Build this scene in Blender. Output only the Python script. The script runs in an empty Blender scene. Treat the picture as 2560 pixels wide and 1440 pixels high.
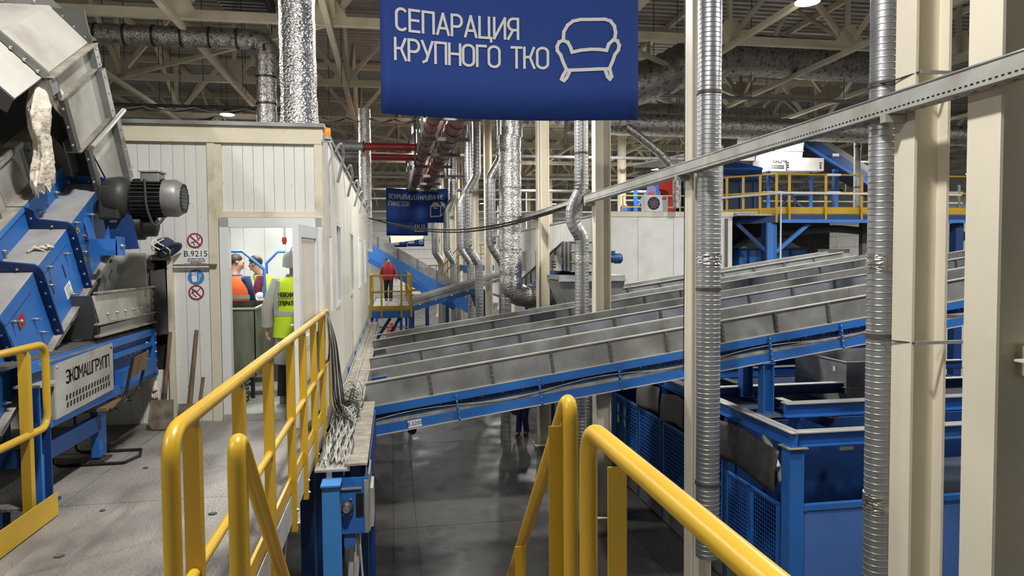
import bpy, math, random
from mathutils import Vector as V, Matrix, Euler
random.seed(7)
sc = bpy.context.scene
COL = sc.collection
# ---------------------------------------------------------------- camera, world, exposure
CZ = 4.95
cam = bpy.data.cameras.new('camera'); camo = bpy.data.objects.new('camera', cam); COL.objects.link(camo)
cam.sensor_width = 36; cam.lens = 36*1770/2560; cam.clip_start = .05; cam.clip_end = 400
_y, _p, _r = math.atan(298/1770), -math.atan(74/1770), math.radians(.42)
_fw = V((math.sin(_y)*math.cos(_p), math.cos(_y)*math.cos(_p), math.sin(_p)))
_rt = V((math.cos(_y), -math.sin(_y), 0)); _up = _rt.cross(_fw)
_r2 = _rt*math.cos(_r)-_up*math.sin(_r); _u2 = _rt*math.sin(_r)+_up*math.cos(_r)
camo.matrix_world = Matrix(((_r2.x, _u2.x, -_fw.x, 0), (_r2.y, _u2.y, -_fw.y, 0), (_r2.z, _u2.z, -_fw.z, CZ), (0, 0, 0, 1)))
sc.camera = camo
w = bpy.data.worlds.new('hall_air'); sc.world = w; w.use_nodes = True
w.node_tree.nodes['Background'].inputs[0].default_value = (.8, .85, .9, 1)
w.node_tree.nodes['Background'].inputs[1].default_value = .05
sc.view_settings.view_transform = 'Standard'; sc.view_settings.look = 'None'
sc.view_settings.gamma = 1; sc.view_settings.use_curve_mapping = False
sc.view_settings.exposure = -0.6
cy = sc.cycles; cy.max_bounces = 5; cy.diffuse_bounces = 3; cy.glossy_bounces = 2; cy.transmission_bounces = 2; cy.caustics_reflective = False; cy.caustics_refractive = False; cy.adaptive_threshold = .1
LAMP_W = 900.0
PF = 3.27          # platform level; hall floor is 0
# ---------------------------------------------------------------- materials
MATS = {}
def pm(name, col, rough=.5, metal=0., var=0., vs=2., dirt=None, damt=.4, ds=1.5, dsoft=.15, bump=0., bs=40., st=(1, 1, 1), rv=0., emit=0., alpha=None):
    m = bpy.data.materials.new(name); m.use_nodes = True; nt = m.node_tree; N = nt.nodes; L = nt.links
    b = N['Principled BSDF']; b.inputs['Base Color'].default_value = (*col, 1)
    b.inputs['Roughness'].default_value = rough; b.inputs['Metallic'].default_value = metal
    if emit:
        b.inputs['Emission Color'].default_value = (*col, 1); b.inputs['Emission Strength'].default_value = emit
    geo = N.new('ShaderNodeNewGeometry'); mp = N.new('ShaderNodeMapping'); mp.inputs['Scale'].default_value = st
    L.new(geo.outputs['Position'], mp.inputs['Vector']); co = mp.outputs[0]; out = None
    def noise(s, d=2.):
        n = N.new('ShaderNodeTexNoise'); n.inputs['Scale'].default_value = s; n.inputs['Detail'].default_value = d
        L.new(co, n.inputs['Vector']); return n.outputs[0]
    def mr(src, a, c, lo, hi):
        n = N.new('ShaderNodeMapRange'); n.inputs[1].default_value = a; n.inputs[2].default_value = c
        n.inputs[3].default_value = lo; n.inputs[4].default_value = hi; L.new(src, n.inputs[0]); return n.outputs[0]
    if var:
        mx = N.new('ShaderNodeMix'); mx.data_type = 'RGBA'; mx.blend_type = 'MULTIPLY'; mx.inputs[0].default_value = 1
        mx.inputs[6].default_value = (*col, 1); L.new(mr(noise(vs), .3, .7, 1-var, 1+var), mx.inputs[7]); out = mx.outputs[2]
    if dirt:
        mx = N.new('ShaderNodeMix'); mx.data_type = 'RGBA'
        L.new(mr(noise(ds, 4.), 1-damt-dsoft, 1-damt+dsoft, 0, 1), mx.inputs[0])
        if out: L.new(out, mx.inputs[6])
        else: mx.inputs[6].default_value = (*col, 1)
        mx.inputs[7].default_value = (*dirt, 1); out = mx.outputs[2]
    if out: L.new(out, b.inputs['Base Color'])
    if rv: L.new(mr(noise(vs*1.7), .3, .7, max(rough-rv, .03), rough+rv), b.inputs['Roughness'])
    if bump:
        bn = N.new('ShaderNodeBump'); bn.inputs['Strength'].default_value = bump; bn.inputs['Distance'].default_value = .02
        L.new(noise(bs, 1.5), bn.inputs['Height']); L.new(bn.outputs[0], b.inputs['Normal'])
    if alpha is not None: b.inputs['Alpha'].default_value = alpha
    MATS[name] = m
    return m
pm('blue', (.024, .14, .47), .42, var=.12, dirt=(.10, .14, .2), damt=.28, ds=3)
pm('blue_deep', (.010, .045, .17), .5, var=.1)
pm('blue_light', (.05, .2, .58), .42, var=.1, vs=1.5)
pm('navy', (.006, .018, .055), .55)
pm('dust', (.36, .33, .28), .95, var=.2, vs=9, dirt=(.22, .19, .15), damt=.45, ds=6, bump=.35, bs=60)
pm('dustblue', (.33, .32, .31), .9, var=.15, vs=5, dirt=(.05, .14, .42), damt=.27, ds=2.2)
pm('galv', (.36, .37, .37), .48, .4, var=.13, vs=4, dirt=(.22, .22, .21), damt=.45, ds=2.5, rv=.1)
pm('galv_pale', (.46, .46, .43), .5, .25, var=.1, vs=3, dirt=(.34, .33, .29), damt=.42, ds=4)
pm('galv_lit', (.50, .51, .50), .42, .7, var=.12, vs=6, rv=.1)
pm('galv_dark', (.13, .13, .125), .55, .3, var=.15)
pm('hoodwhite', (.62, .60, .55), .7, .1, var=.08, dirt=(.42, .38, .31), damt=.35, ds=2.2)
pm('yellow', (.54, .335, .022), .35, var=.1, dirt=(.22, .12, .02), damt=.24, ds=14, dsoft=.04)
pm('cream', (.70, .645, .52), .5, var=.04)
pm('cream_old', (.67, .615, .48), .6, var=.07, dirt=(.36, .29, .18), damt=.3, ds=3.5)
pm('truss', (.60, .54, .40), .6, var=.1)
pm('white_panel', (.72, .72, .68), .5, var=.05, dirt=(.30, .27, .20), damt=.28, ds=38, dsoft=.04, st=(1, 1, .7))
pm('white_clean', (.74, .74, .70), .45, var=.04, dirt=(.55, .54, .48), damt=.3, ds=1.2)
pm('white_side', (.68, .65, .56), .4, var=.05, st=(1, 1, .3))
pm('pvc', (.72, .73, .74), .35, dirt=(.5, .5, .48), damt=.25, ds=5)
pm('concrete', (.032, .030, .028), .4, var=.3, vs=.8, dirt=(.062, .058, .054), damt=.45, ds=.7, dsoft=.35, rv=.18)
pm('deckplate', (.25, .232, .21), .6, var=.2, vs=1.3, dirt=(.085, .078, .07), damt=.4, ds=1.6, bump=.5, bs=42, st=(1.6, .7, 1))
pm('foil', (.62, .61, .60), .3, 1., bump=1., bs=16, st=(1, 1, 2.6), var=.12)
pm('foil_crinkle', (.78, .77, .76), .25, 1., bump=1., bs=32, st=(1, 1, 1.4), var=.1)
pm('foil_dirty', (.36, .34, .32), .4, .85, bump=1., bs=26, dirt=(.10, .09, .08), damt=.4, ds=9, dsoft=.1)
pm('spiral', (.43, .44, .45), .38, .85, var=.08, vs=3, rv=.06)
pm('black', (.008, .008, .009), .5)
pm('rubber', (.085, .082, .078), .85, var=.2, vs=8)
pm('shade_black', (.012, .010, .009), .9)  # near-black that stands for the shade inside openings
pm('steel', (.55, .55, .53), .35, .9)
pm('steel_dark', (.10, .095, .09), .5, .6, var=.25, vs=9)
pm('motor_dark', (.05, .048, .045), .5, .3, var=.25, vs=12)
pm('motor_grey', (.24, .24, .23), .45, .3, var=.2, vs=10)
pm('redpipe', (.20, .075, .065), .4, var=.12)
pm('red', (.30, .025, .02), .4)
pm('clampred', (.10, .02, .02), .5)
pm('banner', (.0028, .03, .185), .8, var=.04)
pm('ink', (.52, .52, .50), .6)
pm('paper', (.80, .80, .78), .6)
pm('signblue', (.05, .22, .52), .5)
pm('signred', (.30, .03, .05), .5)
pm('signgreen', (.03, .22, .10), .5)
pm('signyellow', (.80, .55, .03), .5)
pm('wood', (.17, .105, .06), .75, var=.3, vs=6, st=(4, 4, .6))
pm('rust', (.16, .12, .09), .7, .3, var=.3, vs=6, dirt=(.28, .25, .2), damt=.4, ds=9)
pm('cable', (.42, .41, .38), .6, var=.3, vs=5)
pm('cable_dark', (.025, .025, .025), .5)
pm('rag', (.78, .71, .60), .95, var=.25, vs=9, dirt=(.52, .33, .26), damt=.3, ds=6, bump=.7, bs=28)
pm('binmat', (.16, .17, .13), .7, .2, var=.35, vs=7, dirt=(.07, .065, .05), damt=.45, ds=3, st=(1, 1, .25))
pm('glass', (.03, .035, .04), .15, .0)
pm('lampglow', (1., .98, .94), .5, emit=9)
pm('tubeglow', (1., .99, .97), .5, emit=5)
pm('amber', (.85, .30, .03), .25)
pm('skin', (.55, .30, .21), .55)
pm('hair', (.03, .02, .014), .6)
pm('coat', (.42, .40, .36), .85, var=.08, bump=.15, bs=60)
pm('lime', (.55, .75, .02), .75, var=.05)
pm('orange', (.85, .13, .02), .75, var=.05)
pm('reflective', (.42, .43, .43), .45)
pm('blue_panel', (.07, .165, .46), .45, var=.08)
pm('blue_lit', (.06, .27, .68), .4, var=.1)  # blue with the strong light on the post put into its colour
pm('dust_lit', (.55, .53, .47), .5, .1, var=.06)  # pale dust on edges, with the light on it put into the colour
pm('roofdeck', (.34, .32, .28), .6, .2, var=.08)
pm('trouser', (.012, .013, .018), .8)
pm('jacket_red', (.30, .012, .02), .7, var=.1)
pm('jacket_blue', (.02, .04, .13), .8)
pm('plum', (.17, .02, .06), .9, var=.4, vs=30)
pm('helmet', (.72, .74, .72), .25)
pm('shoe', (.22, .20, .17), .7)
pm('denim', (.03, .045, .10), .9, bump=.2, bs=50)
pm('orangemach', (.38, .03, .02), .4)
pm('pinkroll', (.75, .75, .74), .4)
# ---------------------------------------------------------------- geometry helpers
class G:
    def __init__(s): s.v = []; s.f = []; s.sm = []
    def add(s, vs, fs, smooth=False):
        n = len(s.v); s.v += [tuple(p) for p in vs]; s.f += [tuple(i+n for i in f) for f in fs]; s.sm += [smooth]*len(fs); return s
    def bb(s, x0, x1, y0, y1, z0, z1):
        return s.add([(x0, y0, z0), (x1, y0, z0), (x1, y1, z0), (x0, y1, z0), (x0, y0, z1), (x1, y0, z1), (x1, y1, z1), (x0, y1, z1)],
                     [(3, 2, 1, 0), (4, 5, 6, 7), (0, 1, 5, 4), (1, 2, 6, 5), (2, 3, 7, 6), (3, 0, 4, 7)])
    def beam(s, p0, p1, w, h, up=(0, 0, 1)):
        p0 = V(p0); p1 = V(p1); d = (p1-p0).normalized(); u = V(up)
        if abs(d.dot(u)) > .98: u = V((0, 1, 0))
        r = d.cross(u).normalized(); u = r.cross(d); r *= w/2; u = u*h/2
        a = [p0-r-u, p0+r-u, p0+r+u, p0-r+u]; b = [p1-r-u, p1+r-u, p1+r+u, p1-r+u]
        return s.add(a+b, [(3, 2, 1, 0), (4, 5, 6, 7), (0, 1, 5, 4), (1, 2, 6, 5), (2, 3, 7, 6), (3, 0, 4, 7)])
    def prism(s, pts, off):
        off = V(off); a = [V(p) for p in pts]; n = len(a)
        return s.add(a+[p+off for p in a], [tuple(range(n))[::-1], tuple(range(n, 2*n))]+[(i, (i+1) % n, (i+1) % n+n, i+n) for i in range(n)])
    def loft(s, rings, cap=True, smooth=True):
        n = len(rings[0]); vs = [p for r in rings for p in r]; fs = []
        for k in range(len(rings)-1):
            for i in range(n):
                j = (i+1) % n; fs.append((k*n+i, k*n+j, (k+1)*n+j, (k+1)*n+i))
        s.add(vs, fs, smooth)
        if cap: s.add(rings[0], [tuple(range(n))[::-1]]); s.add(rings[-1], [tuple(range(n))])
        return s
    def tube(s, pts, r, n=10, cap=True):
        pts = [V(p) for p in pts]; k = len(pts); rad = r if isinstance(r, (list, tuple)) else [r]*k
        ts = [(pts[min(i+1, k-1)]-pts[max(i-1, 0)]).normalized() for i in range(k)]
        u = ts[0].orthogonal().normalized(); rings = []
        for i in range(k):
            u = (u-ts[i]*u.dot(ts[i])); u = u.normalized() if u.length > 1e-6 else ts[i].orthogonal().normalized()
            b = ts[i].cross(u)
            rings.append([pts[i]+(u*math.cos(2*math.pi*j/n)+b*math.sin(2*math.pi*j/n))*rad[i] for j in range(n)])
        return s.loft(rings, cap)
    def lathe(s, prof, o, ax=(0, 0, 1), n=24, cap=True):
        o = V(o); ax = V(ax).normalized(); u = ax.orthogonal().normalized(); b = ax.cross(u)
        return s.loft([[o+ax*t+(u*math.cos(2*math.pi*j/n)+b*math.sin(2*math.pi*j/n))*max(r, .0005) for j in range(n)] for r, t in prof], cap)
    def grid(s, fn, nu, nv, smooth=True):
        return s.add([fn(i/nu, j/nv) for j in range(nv+1) for i in range(nu+1)],
                     [(j*(nu+1)+i, j*(nu+1)+i+1, (j+1)*(nu+1)+i+1, (j+1)*(nu+1)+i) for j in range(nv) for i in range(nu)], smooth)
    def mesh(s, name, mat, inv=None):
        me = bpy.data.meshes.new(name)
        vs = [tuple(inv @ V(p)) for p in s.v] if inv is not None else s.v
        me.from_pydata(vs, [], s.f); me.polygons.foreach_set('use_smooth', s.sm)
        for x in (mat if isinstance(mat, (list, tuple)) else [mat]): me.materials.append(MATS[x])
        me.update(); return me
    def build(s, name, mat, parent=None, local=False, bevel=0., loc=None):
        root = ROOT.get(parent) if parent is not None else None
        inv = root.inverted() if (root is not None and not local) else (Matrix.Translation(-V(loc)) if loc else None)
        o = bpy.data.objects.new(name, s.mesh(name, mat, inv)); COL.objects.link(o)
        if loc: o.location = loc
        if parent is not None: o.parent = parent; ROOT[o] = ROOT[parent]
        else: ROOT[o] = Matrix.Translation(V(loc)) if loc else Matrix.Identity(4)
        if bevel:
            b = o.modifiers.new('bevel', 'BEVEL'); b.width = bevel; b.segments = 2; b.limit_method = 'ANGLE'; b.angle_limit = .7
        return o
ROOT = {}
def tag(o, label, cat=None, group=None, kind=None):
    if label: o['label'] = label
    if cat: o['category'] = cat
    if group: o['group'] = group
    if kind: o['kind'] = kind
    return o
def thing(name, label, cat, loc=(0, 0, 0), group=None, rot=None, kind=None):
    o = bpy.data.objects.new(name, None); COL.objects.link(o); o.empty_display_size = .2
    o.location = loc
    M = Matrix.Translation(V(loc))
    if rot: o.rotation_euler = rot; M = M @ Euler(rot).to_matrix().to_4x4()
    ROOT[o] = M
    return tag(o, label, cat, group, kind)
CUBE = {}
def unit(mat):
    if mat not in CUBE: CUBE[mat] = G().bb(-.5, .5, -.5, .5, -.5, .5).mesh('member', mat)
    return CUBE[mat]
def inst(parent, name, mesh, M, local=False):
    o = bpy.data.objects.new(name, mesh); COL.objects.link(o)
    if parent is not None:
        o.parent = parent; o.matrix_basis = M if local else ROOT[parent].inverted() @ M; ROOT[o] = ROOT[parent]
    else: o.matrix_basis = M
    return o
def mem(parent, name, p0, p1, w, h, mat, up=(0, 0, 1), local=False):
    p0 = V(p0); p1 = V(p1); d = p1-p0; l = d.length; d = d/l; u = V(up)
    if abs(d.dot(u)) > .98: u = V((0, 1, 0))
    r = d.cross(u).normalized(); u = r.cross(d); c = (p0+p1)/2
    M = Matrix(((r.x*w, d.x*l, u.x*h, c.x), (r.y*w, d.y*l, u.y*h, c.y), (r.z*w, d.z*l, u.z*h, c.z), (0, 0, 0, 1)))
    return inst(parent, name, unit(mat), M, local)
def pbox(parent, name, x0, x1, y0, y1, z0, z1, mat, local=False):
    return inst(parent, name, unit(mat), Matrix.Translation(((x0+x1)/2, (y0+y1)/2, (z0+z1)/2)) @ Matrix.Diagonal((abs(x1-x0), abs(y1-y0), abs(z1-z0), 1)), local)
def fillet(pts, r, n=5):
    pts = [V(p) for p in pts]; out = [pts[0]]
    for i in range(1, len(pts)-1):
        a, b, c = pts[i-1], pts[i], pts[i+1]; d0 = (a-b); d1 = (c-b)
        q = min(r, d0.length*.49, d1.length*.49); p0 = b+d0.normalized()*q; p1 = b+d1.normalized()*q
        for k in range(n+1):
            t = k/n; out.append(p0*(1-t)**2+b*2*t*(1-t)+p1*t*t)
    return out+[pts[-1]]
def copy_tree(o, parent=None):
    c = o.copy(); COL.objects.link(c); c.parent = parent
    for ch in o.children: copy_tree(ch, c)
    return c
BOLT = {}
def bolt(parent, p, ax=(1, 0, 0), r=.012, h=.014, mat='steel', local=False, name='bolt'):
    k = (mat,)
    if k not in BOLT: BOLT[k] = G().lathe([(1, 0), (1, .5), (.55, .5), (.55, 1)], (0, 0, 0), n=6).mesh('bolt', mat)
    M = Matrix.Translation(V(p)) @ V((0, 0, 1)).rotation_difference(V(ax)).to_matrix().to_4x4() @ Matrix.Diagonal((r, r, h, 1))
    return inst(parent, name, BOLT[k], M, local)
ORD = ['first', 'second', 'third', 'fourth', 'fifth', 'sixth', 'seventh', 'eighth', 'ninth', 'tenth', 'eleventh', 'twelfth', 'thirteenth', 'fourteenth', 'fifteenth', 'sixteenth']
# stroke lettering: glyphs on a box 1 high
def arc(cx, cy, rx, ry, a0, a1, n=8):
    return [(cx+rx*math.cos(math.radians(a0+(a1-a0)*i/n)), cy+ry*math.sin(math.radians(a0+(a1-a0)*i/n))) for i in range(n+1)]
_O = arc(.27, .77, .27, .23, 0, 180)+arc(.27, .23, .27, .23, 180, 360)+[(.54, .77)]
GL = {
 'С': (.5, [arc(.27, .76, .24, .24, 40, 180)+arc(.27, .24, .24, .24, 180, 320)]), 'О': (.56, [_O]),
 'Е': (.48, [[(.46, 1), (0, 1), (0, 0), (.46, 0)], [(0, .52), (.42, .52)]]), 'П': (.54, [[(0, 0), (0, 1), (.52, 1), (.52, 0)]]),
 'А': (.56, [[(0, 0), (.28, 1), (.56, 0)], [(.09, .3), (.47, .3)]]),
 'Р': (.5, [[(0, 0), (0, 1), (.25, 1)]+arc(.25, .72, .24, .28, 90, -90)+[(0, .44)]]),
 'Ц': (.58, [[(0, 1), (0, 0), (.58, 0), (.58, -.17)], [(.48, 1), (.48, 0)]]), 'И': (.54, [[(0, 1), (0, 0), (.54, 1), (.54, 0)]]),
 'Я': (.5, [[(.5, 0), (.5, 1), (.25, 1)]+arc(.25, .72, .24, .28, 90, 270)+[(.5, .44)], [(.25, .44), (0, 0)]]),
 'К': (.5, [[(0, 0), (0, 1)], [(.48, 1), (.3, .55), (.0, .52)], [(.28, .52), (.5, 0)]]),
 'У': (.5, [[(0, 1), (.25, .36)], [(.5, 1), (.2, .08), (.06, 0)]]), 'Н': (.54, [[(0, 0), (0, 1)], [(.54, 0), (.54, 1)], [(0, .52), (.54, .52)]]),
 'Г': (.44, [[(0, 0), (0, 1), (.44, 1)]]), 'Т': (.5, [[(0, 1), (.5, 1)], [(.25, 1), (.25, 0)]]),
 'В': (.5, [[(0, .52), (.26, .52)]+arc(.26, .76, .22, .24, -90, 90)+[(0, 1), (0, 0), (.27, 0)]+arc(.27, .26, .23, .26, -90, 90)]),
 'Ы': (.66, [[(0, 1), (0, 0), (.22, 0)]+arc(.22, .27, .22, .27, -90, 90)+[(0, .54)], [(.66, 0), (.66, 1)]]),
 '/': (.36, [[(0, -.05), (.36, 1.05)]]), 'Э': (.5, [arc(.22, .76, .26, .24, 150, 0)+arc(.22, .24, .26, .24, 0, -150), [(.14, .5), (.48, .5)]]),
 'М': (.62, [[(0, 0), (0, 1), (.31, .4), (.62, 1), (.62, 0)]]), 'Ш': (.72, [[(0, 1), (0, 0), (.72, 0), (.72, 1)], [(.36, 1), (.36, 0)]]),
 'Л': (.54, [[(0, 0), (.1, 1), (.54, 1), (.54, 0)]]), ' ': (.3, []),
}
def strokes(g, lines, t, f, step=.08):
    for ln in lines:
        for (x0, y0), (x1, y1) in zip(ln, ln[1:]):
            l = math.hypot(x1-x0, y1-y0)
            if l < 1e-6: continue
            dx, dy = (x1-x0)/l, (y1-y0)/l; k = max(1, int(l/step)); e = t*.42
            pr = None
            for i in range(k+1):
                a = -e+(l+2*e)*i/k; px, py = x0+dx*a, y0+dy*a
                c = (f(px-dy*t/2, py+dx*t/2), f(px+dy*t/2, py-dx*t/2))
                if pr: g.add([pr[0], pr[1], c[1], c[0]], [(0, 1, 2, 3)])
                pr = c
def word(g, s, x, y, h, t, f, sp=.2, step=.08):
    for ch in s:
        wd, ls = GL[ch]
        strokes(g, [[(x+a*h, y+b*h) for a, b in ln] for ln in ls], t, f, step); x += (wd+sp)*h
    return x
def text_mesh(name, body, size, mat, M, parent=None):
    cu = bpy.data.curves.new(name, 'FONT'); cu.body = body; cu.size = size; cu.align_x = 'CENTER'; cu.align_y = 'CENTER'; cu.resolution_u = 3
    ob = bpy.data.objects.new(name, cu); COL.objects.link(ob); me = bpy.data.meshes.new_from_object(ob)
    bpy.data.objects.remove(ob); me.materials.clear(); me.materials.append(MATS[mat]); me.name = name
    return inst(parent, name, me, M)
def facing(p, right=(1, 0, 0), up=(0, 0, 1)):
    r = V(right); u = V(up); n = r.cross(u)
    return Matrix(((r.x, u.x, n.x, p[0]), (r.y, u.y, n.y, p[1]), (r.z, u.z, n.z, p[2]), (0, 0, 0, 1)))
# ---------------------------------------------------------------- hall shell
HX0, HX1, HY0, HY1, HZ = -18., 48., -9., 78., 13.0
fl = tag(G().bb(HX0, HX1, HY0, HY1, -.4, -.02).build('floor', 'concrete'), 'dark grey concrete floor of the lower hall', kind='structure')
xs = [HX0, -8, -4, -.05, .37, 4.2, 9, 15, 22, 30, 39, HX1]; ys = [HY0, 0, 7, 13, 19, 26, 34, 43, 53, 65, HY1]
for a, b in zip(xs, xs[1:]):
    for c, d in zip(ys, ys[1:]): pbox(fl, 'slab', a+.006, b-.006, c+.006, d-.006, -.1, 0, 'concrete')
def wallpanels(name, label, axis, at, a0, a1, n, rows):
    g = G()
    if axis == 'y': g.bb(a0, a1, at+.1, at+.3, 0, HZ)
    else:
        s = 1 if at > 0 else -1; g.bb(min(at+.1*s, at+.3*s), max(at+.1*s, at+.3*s), a0, a1, 0, HZ)
    o = tag(g.build(name, 'cream_old'), label, kind='structure')
    for i in range(n):
        p, q = a0+(a1-a0)*i/n, a0+(a1-a0)*(i+1)/n
        for j in range(rows):
            z0, z1 = HZ*j/rows, HZ*(j+1)/rows
            if axis == 'y': pbox(o, 'cladding_panel', p+.01, q-.01, at, at+.1, z0+.02, z1-.02, 'white_clean')
            else: pbox(o, 'cladding_panel', min(at, at+.1*s), max(at, at+.1*s), p+.01, q-.01, z0+.02, z1-.02, 'white_clean')
    return o
wallpanels('wall_far', 'bright white panelled wall at the far end of the hall', 'y', HY1, HX0, HX1, 11, 13)
wallpanels('wall_right', 'white panelled side wall far to the right', 'x', HX1, HY0, HY1, 12, 11)
wallpanels('wall_left', 'white panelled side wall behind the left machine', 'x', HX0, HY0, HY1, 12, 11)
tag(G().bb(HX0, HX1, HY0-.3, HY0, 0, HZ).build('wall_back', 'white_clean'), 'white wall behind the viewpoint', kind='structure')
# profiled roof sheet: trapezoid ribs running across the hall
g = G(); y = HY0; prof = []
while y < HY1:
    prof += [(y, 0), (y+.16, 0), (y+.2, .07), (y+.32, .07)]; y += .36
prof = [p for p in prof if p[0] <= HY1]
g.loft([[V((x, a, HZ+b)) for a, b in prof] for x in (HX0, HX1)], cap=False, smooth=False)
g.f = [f for f in g.f if abs(g.v[f[0]][1]-g.v[f[1]][1]) < 5]; g.sm = [False]*len(g.f)
tag(g.build('ceiling', 'roofdeck'), 'profiled metal roof sheeting high above the trusses', kind='structure')
# trusses
ZB, ZT = 10.62, 12.72
NX = [-8.2+3.4*i for i in range(-2, 14)]
TY = [11.6+6*i for i in range(11)]
GUS = G().prism([(-.42, 0, 0), (.42, 0, 0), (.16, 0, .42), (-.16, 0, .42)], (0, .02, 0)).mesh('gusset_plate', 'truss')
for k, Y in enumerate(TY):
    n0, n1 = NX[0], (NX[10] if Y < 30 else NX[-1])
    t = thing('roof_truss', 'cream steel roof truss across the hall, %s from the viewpoint' % ORD[k], 'truss', (n0, Y, ZB), 'roof trusses')
    mem(t, 'bottom_chord', (n0-1.5, Y, ZB), (n1+1.5, Y, ZB), .18, .2, 'truss')
    mem(t, 'top_chord', (n0-1.5, Y, ZT), (n1+1.5, Y, ZT), .2, .2, 'truss')
    for x in NX:
        if x > n1: break
        mem(t, 'vertical', (x, Y, ZB), (x, Y, ZT), .11, .1, 'truss')
        mem(t, 'diagonal', (x-.12, Y, ZB+.15), (x-1.68, Y, ZT-.1), .12, .13, 'truss')
        mem(t, 'diagonal', (x+.12, Y, ZB+.15), (x+1.68, Y, ZT-.1), .12, .13, 'truss')
        if Y < 32: inst(t, 'gusset_plate', GUS, Matrix.Translation((x, Y-.1, ZB+.08)))
for i, x in enumerate(NX):
    o = mem(None, 'roof_tie', (x, 11, ZB-.16), (x, 74, ZB-.16), .14, .12, 'truss')
    tag(o, 'long cream tie beam running down the hall under the trusses, %s from the left' % ORD[i], 'tie beam', 'roof ties')
for i, x in enumerate((-8.2, -1.4, 5.4, 12.2, 19.0, 25.8)):
    t = thing('longitudinal_brace', 'line of slanting braces along the hall between trusses, %s from the left' % ORD[i], 'brace', (x, 11.6, ZB), 'longitudinal braces')
    for Y in TY[:-2]:
        mem(t, 'diagonal', (x+.1, Y+.1, ZB+.1), (x+.1, Y+3, ZT), .1, .1, 'truss'); mem(t, 'diagonal', (x+.1, Y+5.9, ZB+.1), (x+.1, Y+3, ZT), .1, .1, 'truss')
for i in range(14):
    x = -13+4.5*i
    tag(mem(None, 'purlin', (x, 2, 12.9), (x, 76, 12.9), .12, .18, 'truss'), 'roof purlin under the sheeting running down the hall, %s from the left' % ORD[i], 'purlin', 'roof purlins')
for i, (a, b) in enumerate([((-8.2, 23.6), (-15, 17.6)), ((-8.2, 23.6), (-15, 29.6)), ((-8.2, 23.6), (-1.4, 17.6)), ((5.4, 17.6), (12.2, 23.6)), ((8.8, 23.6), (15.6, 29.6)), ((8.8, 35.6), (15.6, 29.6)), ((2.0, 35.6), (-4.8, 29.6))]):
    tag(mem(None, 'cross_brace', (*a, ZB-.05), (*b, ZB-.05), .12, .1, 'truss'), 'slanting roof brace between trusses, %s of the braces from the left front' % ORD[i], 'brace', 'roof braces')
# lamps
LX = [-5.84, 1.34, 8.6, 15.6, 22.8, 30, 37.2]; LY = [6.9, 13.75, 27.3, 40.8, 54.3, 67.8]
def lamp(x, y, z, label):
    t = thing('high_bay_lamp', label, 'lamp', (x, y, z), 'high bay lamps')
    if 'h' not in LM:
        LM['h'] = G().lathe([(.02, .42), (.03, .3), (.13, .28), (.15, .1), (.26, .04), (.26, 0)], (0, 0, 0), n=20).mesh('housing', 'galv_dark')
        LM['l'] = G().lathe([(.25, .0), (.25, -.02), (.2, -.035)], (0, 0, 0), n=20).mesh('lens', 'lampglow')
        LM['r'] = G().tube([(0, 0, .4), (0, 0, 2.75)], .008, 6).mesh('hanger', 'steel_dark')
    for k, m in (('housing', 'h'), ('lens', 'l'), ('hanger', 'r')):
        o = bpy.data.objects.new(k, LM[m]); COL.objects.link(o); o.parent = t
    l = bpy.data.lights.new('lamp_light', 'AREA'); l.shape = 'DISK'; l.size = .5; l.energy = LAMP_W; l.color = (1, .98, .94)
    lo = bpy.data.objects.new('lamp_light', l); COL.objects.link(lo); lo.parent = t; lo.location = (0, 0, -.05)
    if y > 42 or x > 18: return
    l = bpy.data.lights.new('lamp_spill', 'POINT'); l.shadow_soft_size = .2; l.energy = LAMP_W*.07; l.color = (1, .95, .87)
    lo = bpy.data.objects.new('lamp_spill', l); COL.objects.link(lo); lo.parent = t; lo.location = (0, 0, -.28)
LM = {}
for j, y in enumerate(LY):
    for i, x in enumerate(LX):
        if (j == 0 and i != 4) or (i > 5 and j < 3): continue
        lamp(x, y, 10.25, 'bright round ceiling lamp in the %s row from the viewpoint, %s from the left' % (ORD[j], ORD[i]))
for i, (x, y) in enumerate([(.2, 3.0), (-7.5, .3), (9.0, 5.4)]): lamp(x, y, 10.25, 'bright round ceiling lamp above the viewpoint, %s' % ('over the platform', 'over the left machine', 'unseen, added over the right side to light the bunkers')[i])  # the right-side lamp is unseen, added to light the bunker front
for i, (x, y0, y1) in enumerate([(1.0, 27.8, 29.6), (.95, 32.0, 34.5), (.9, 36.5, 39.5), (12, 40, 43), (18.5, 36, 38)]):
    t = thing('strip_light', 'long glowing strip light hung along the hall, %s from the viewpoint' % ORD[i], 'strip light', (x, y0, 9.75), 'strip lights')
    pbox(t, 'tray', x-.1, x+.1, y0-.3, y1+.3, 9.8, 9.9, 'galv'); pbox(t, 'tube', x-.05, x+.05, y0, y1, 9.72, 9.8, 'tubeglow')
    for yy in (y0, y1): mem(t, 'rod', (x, yy, 9.9), (x, yy, ZB), .015, .015, 'steel_dark')
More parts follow.
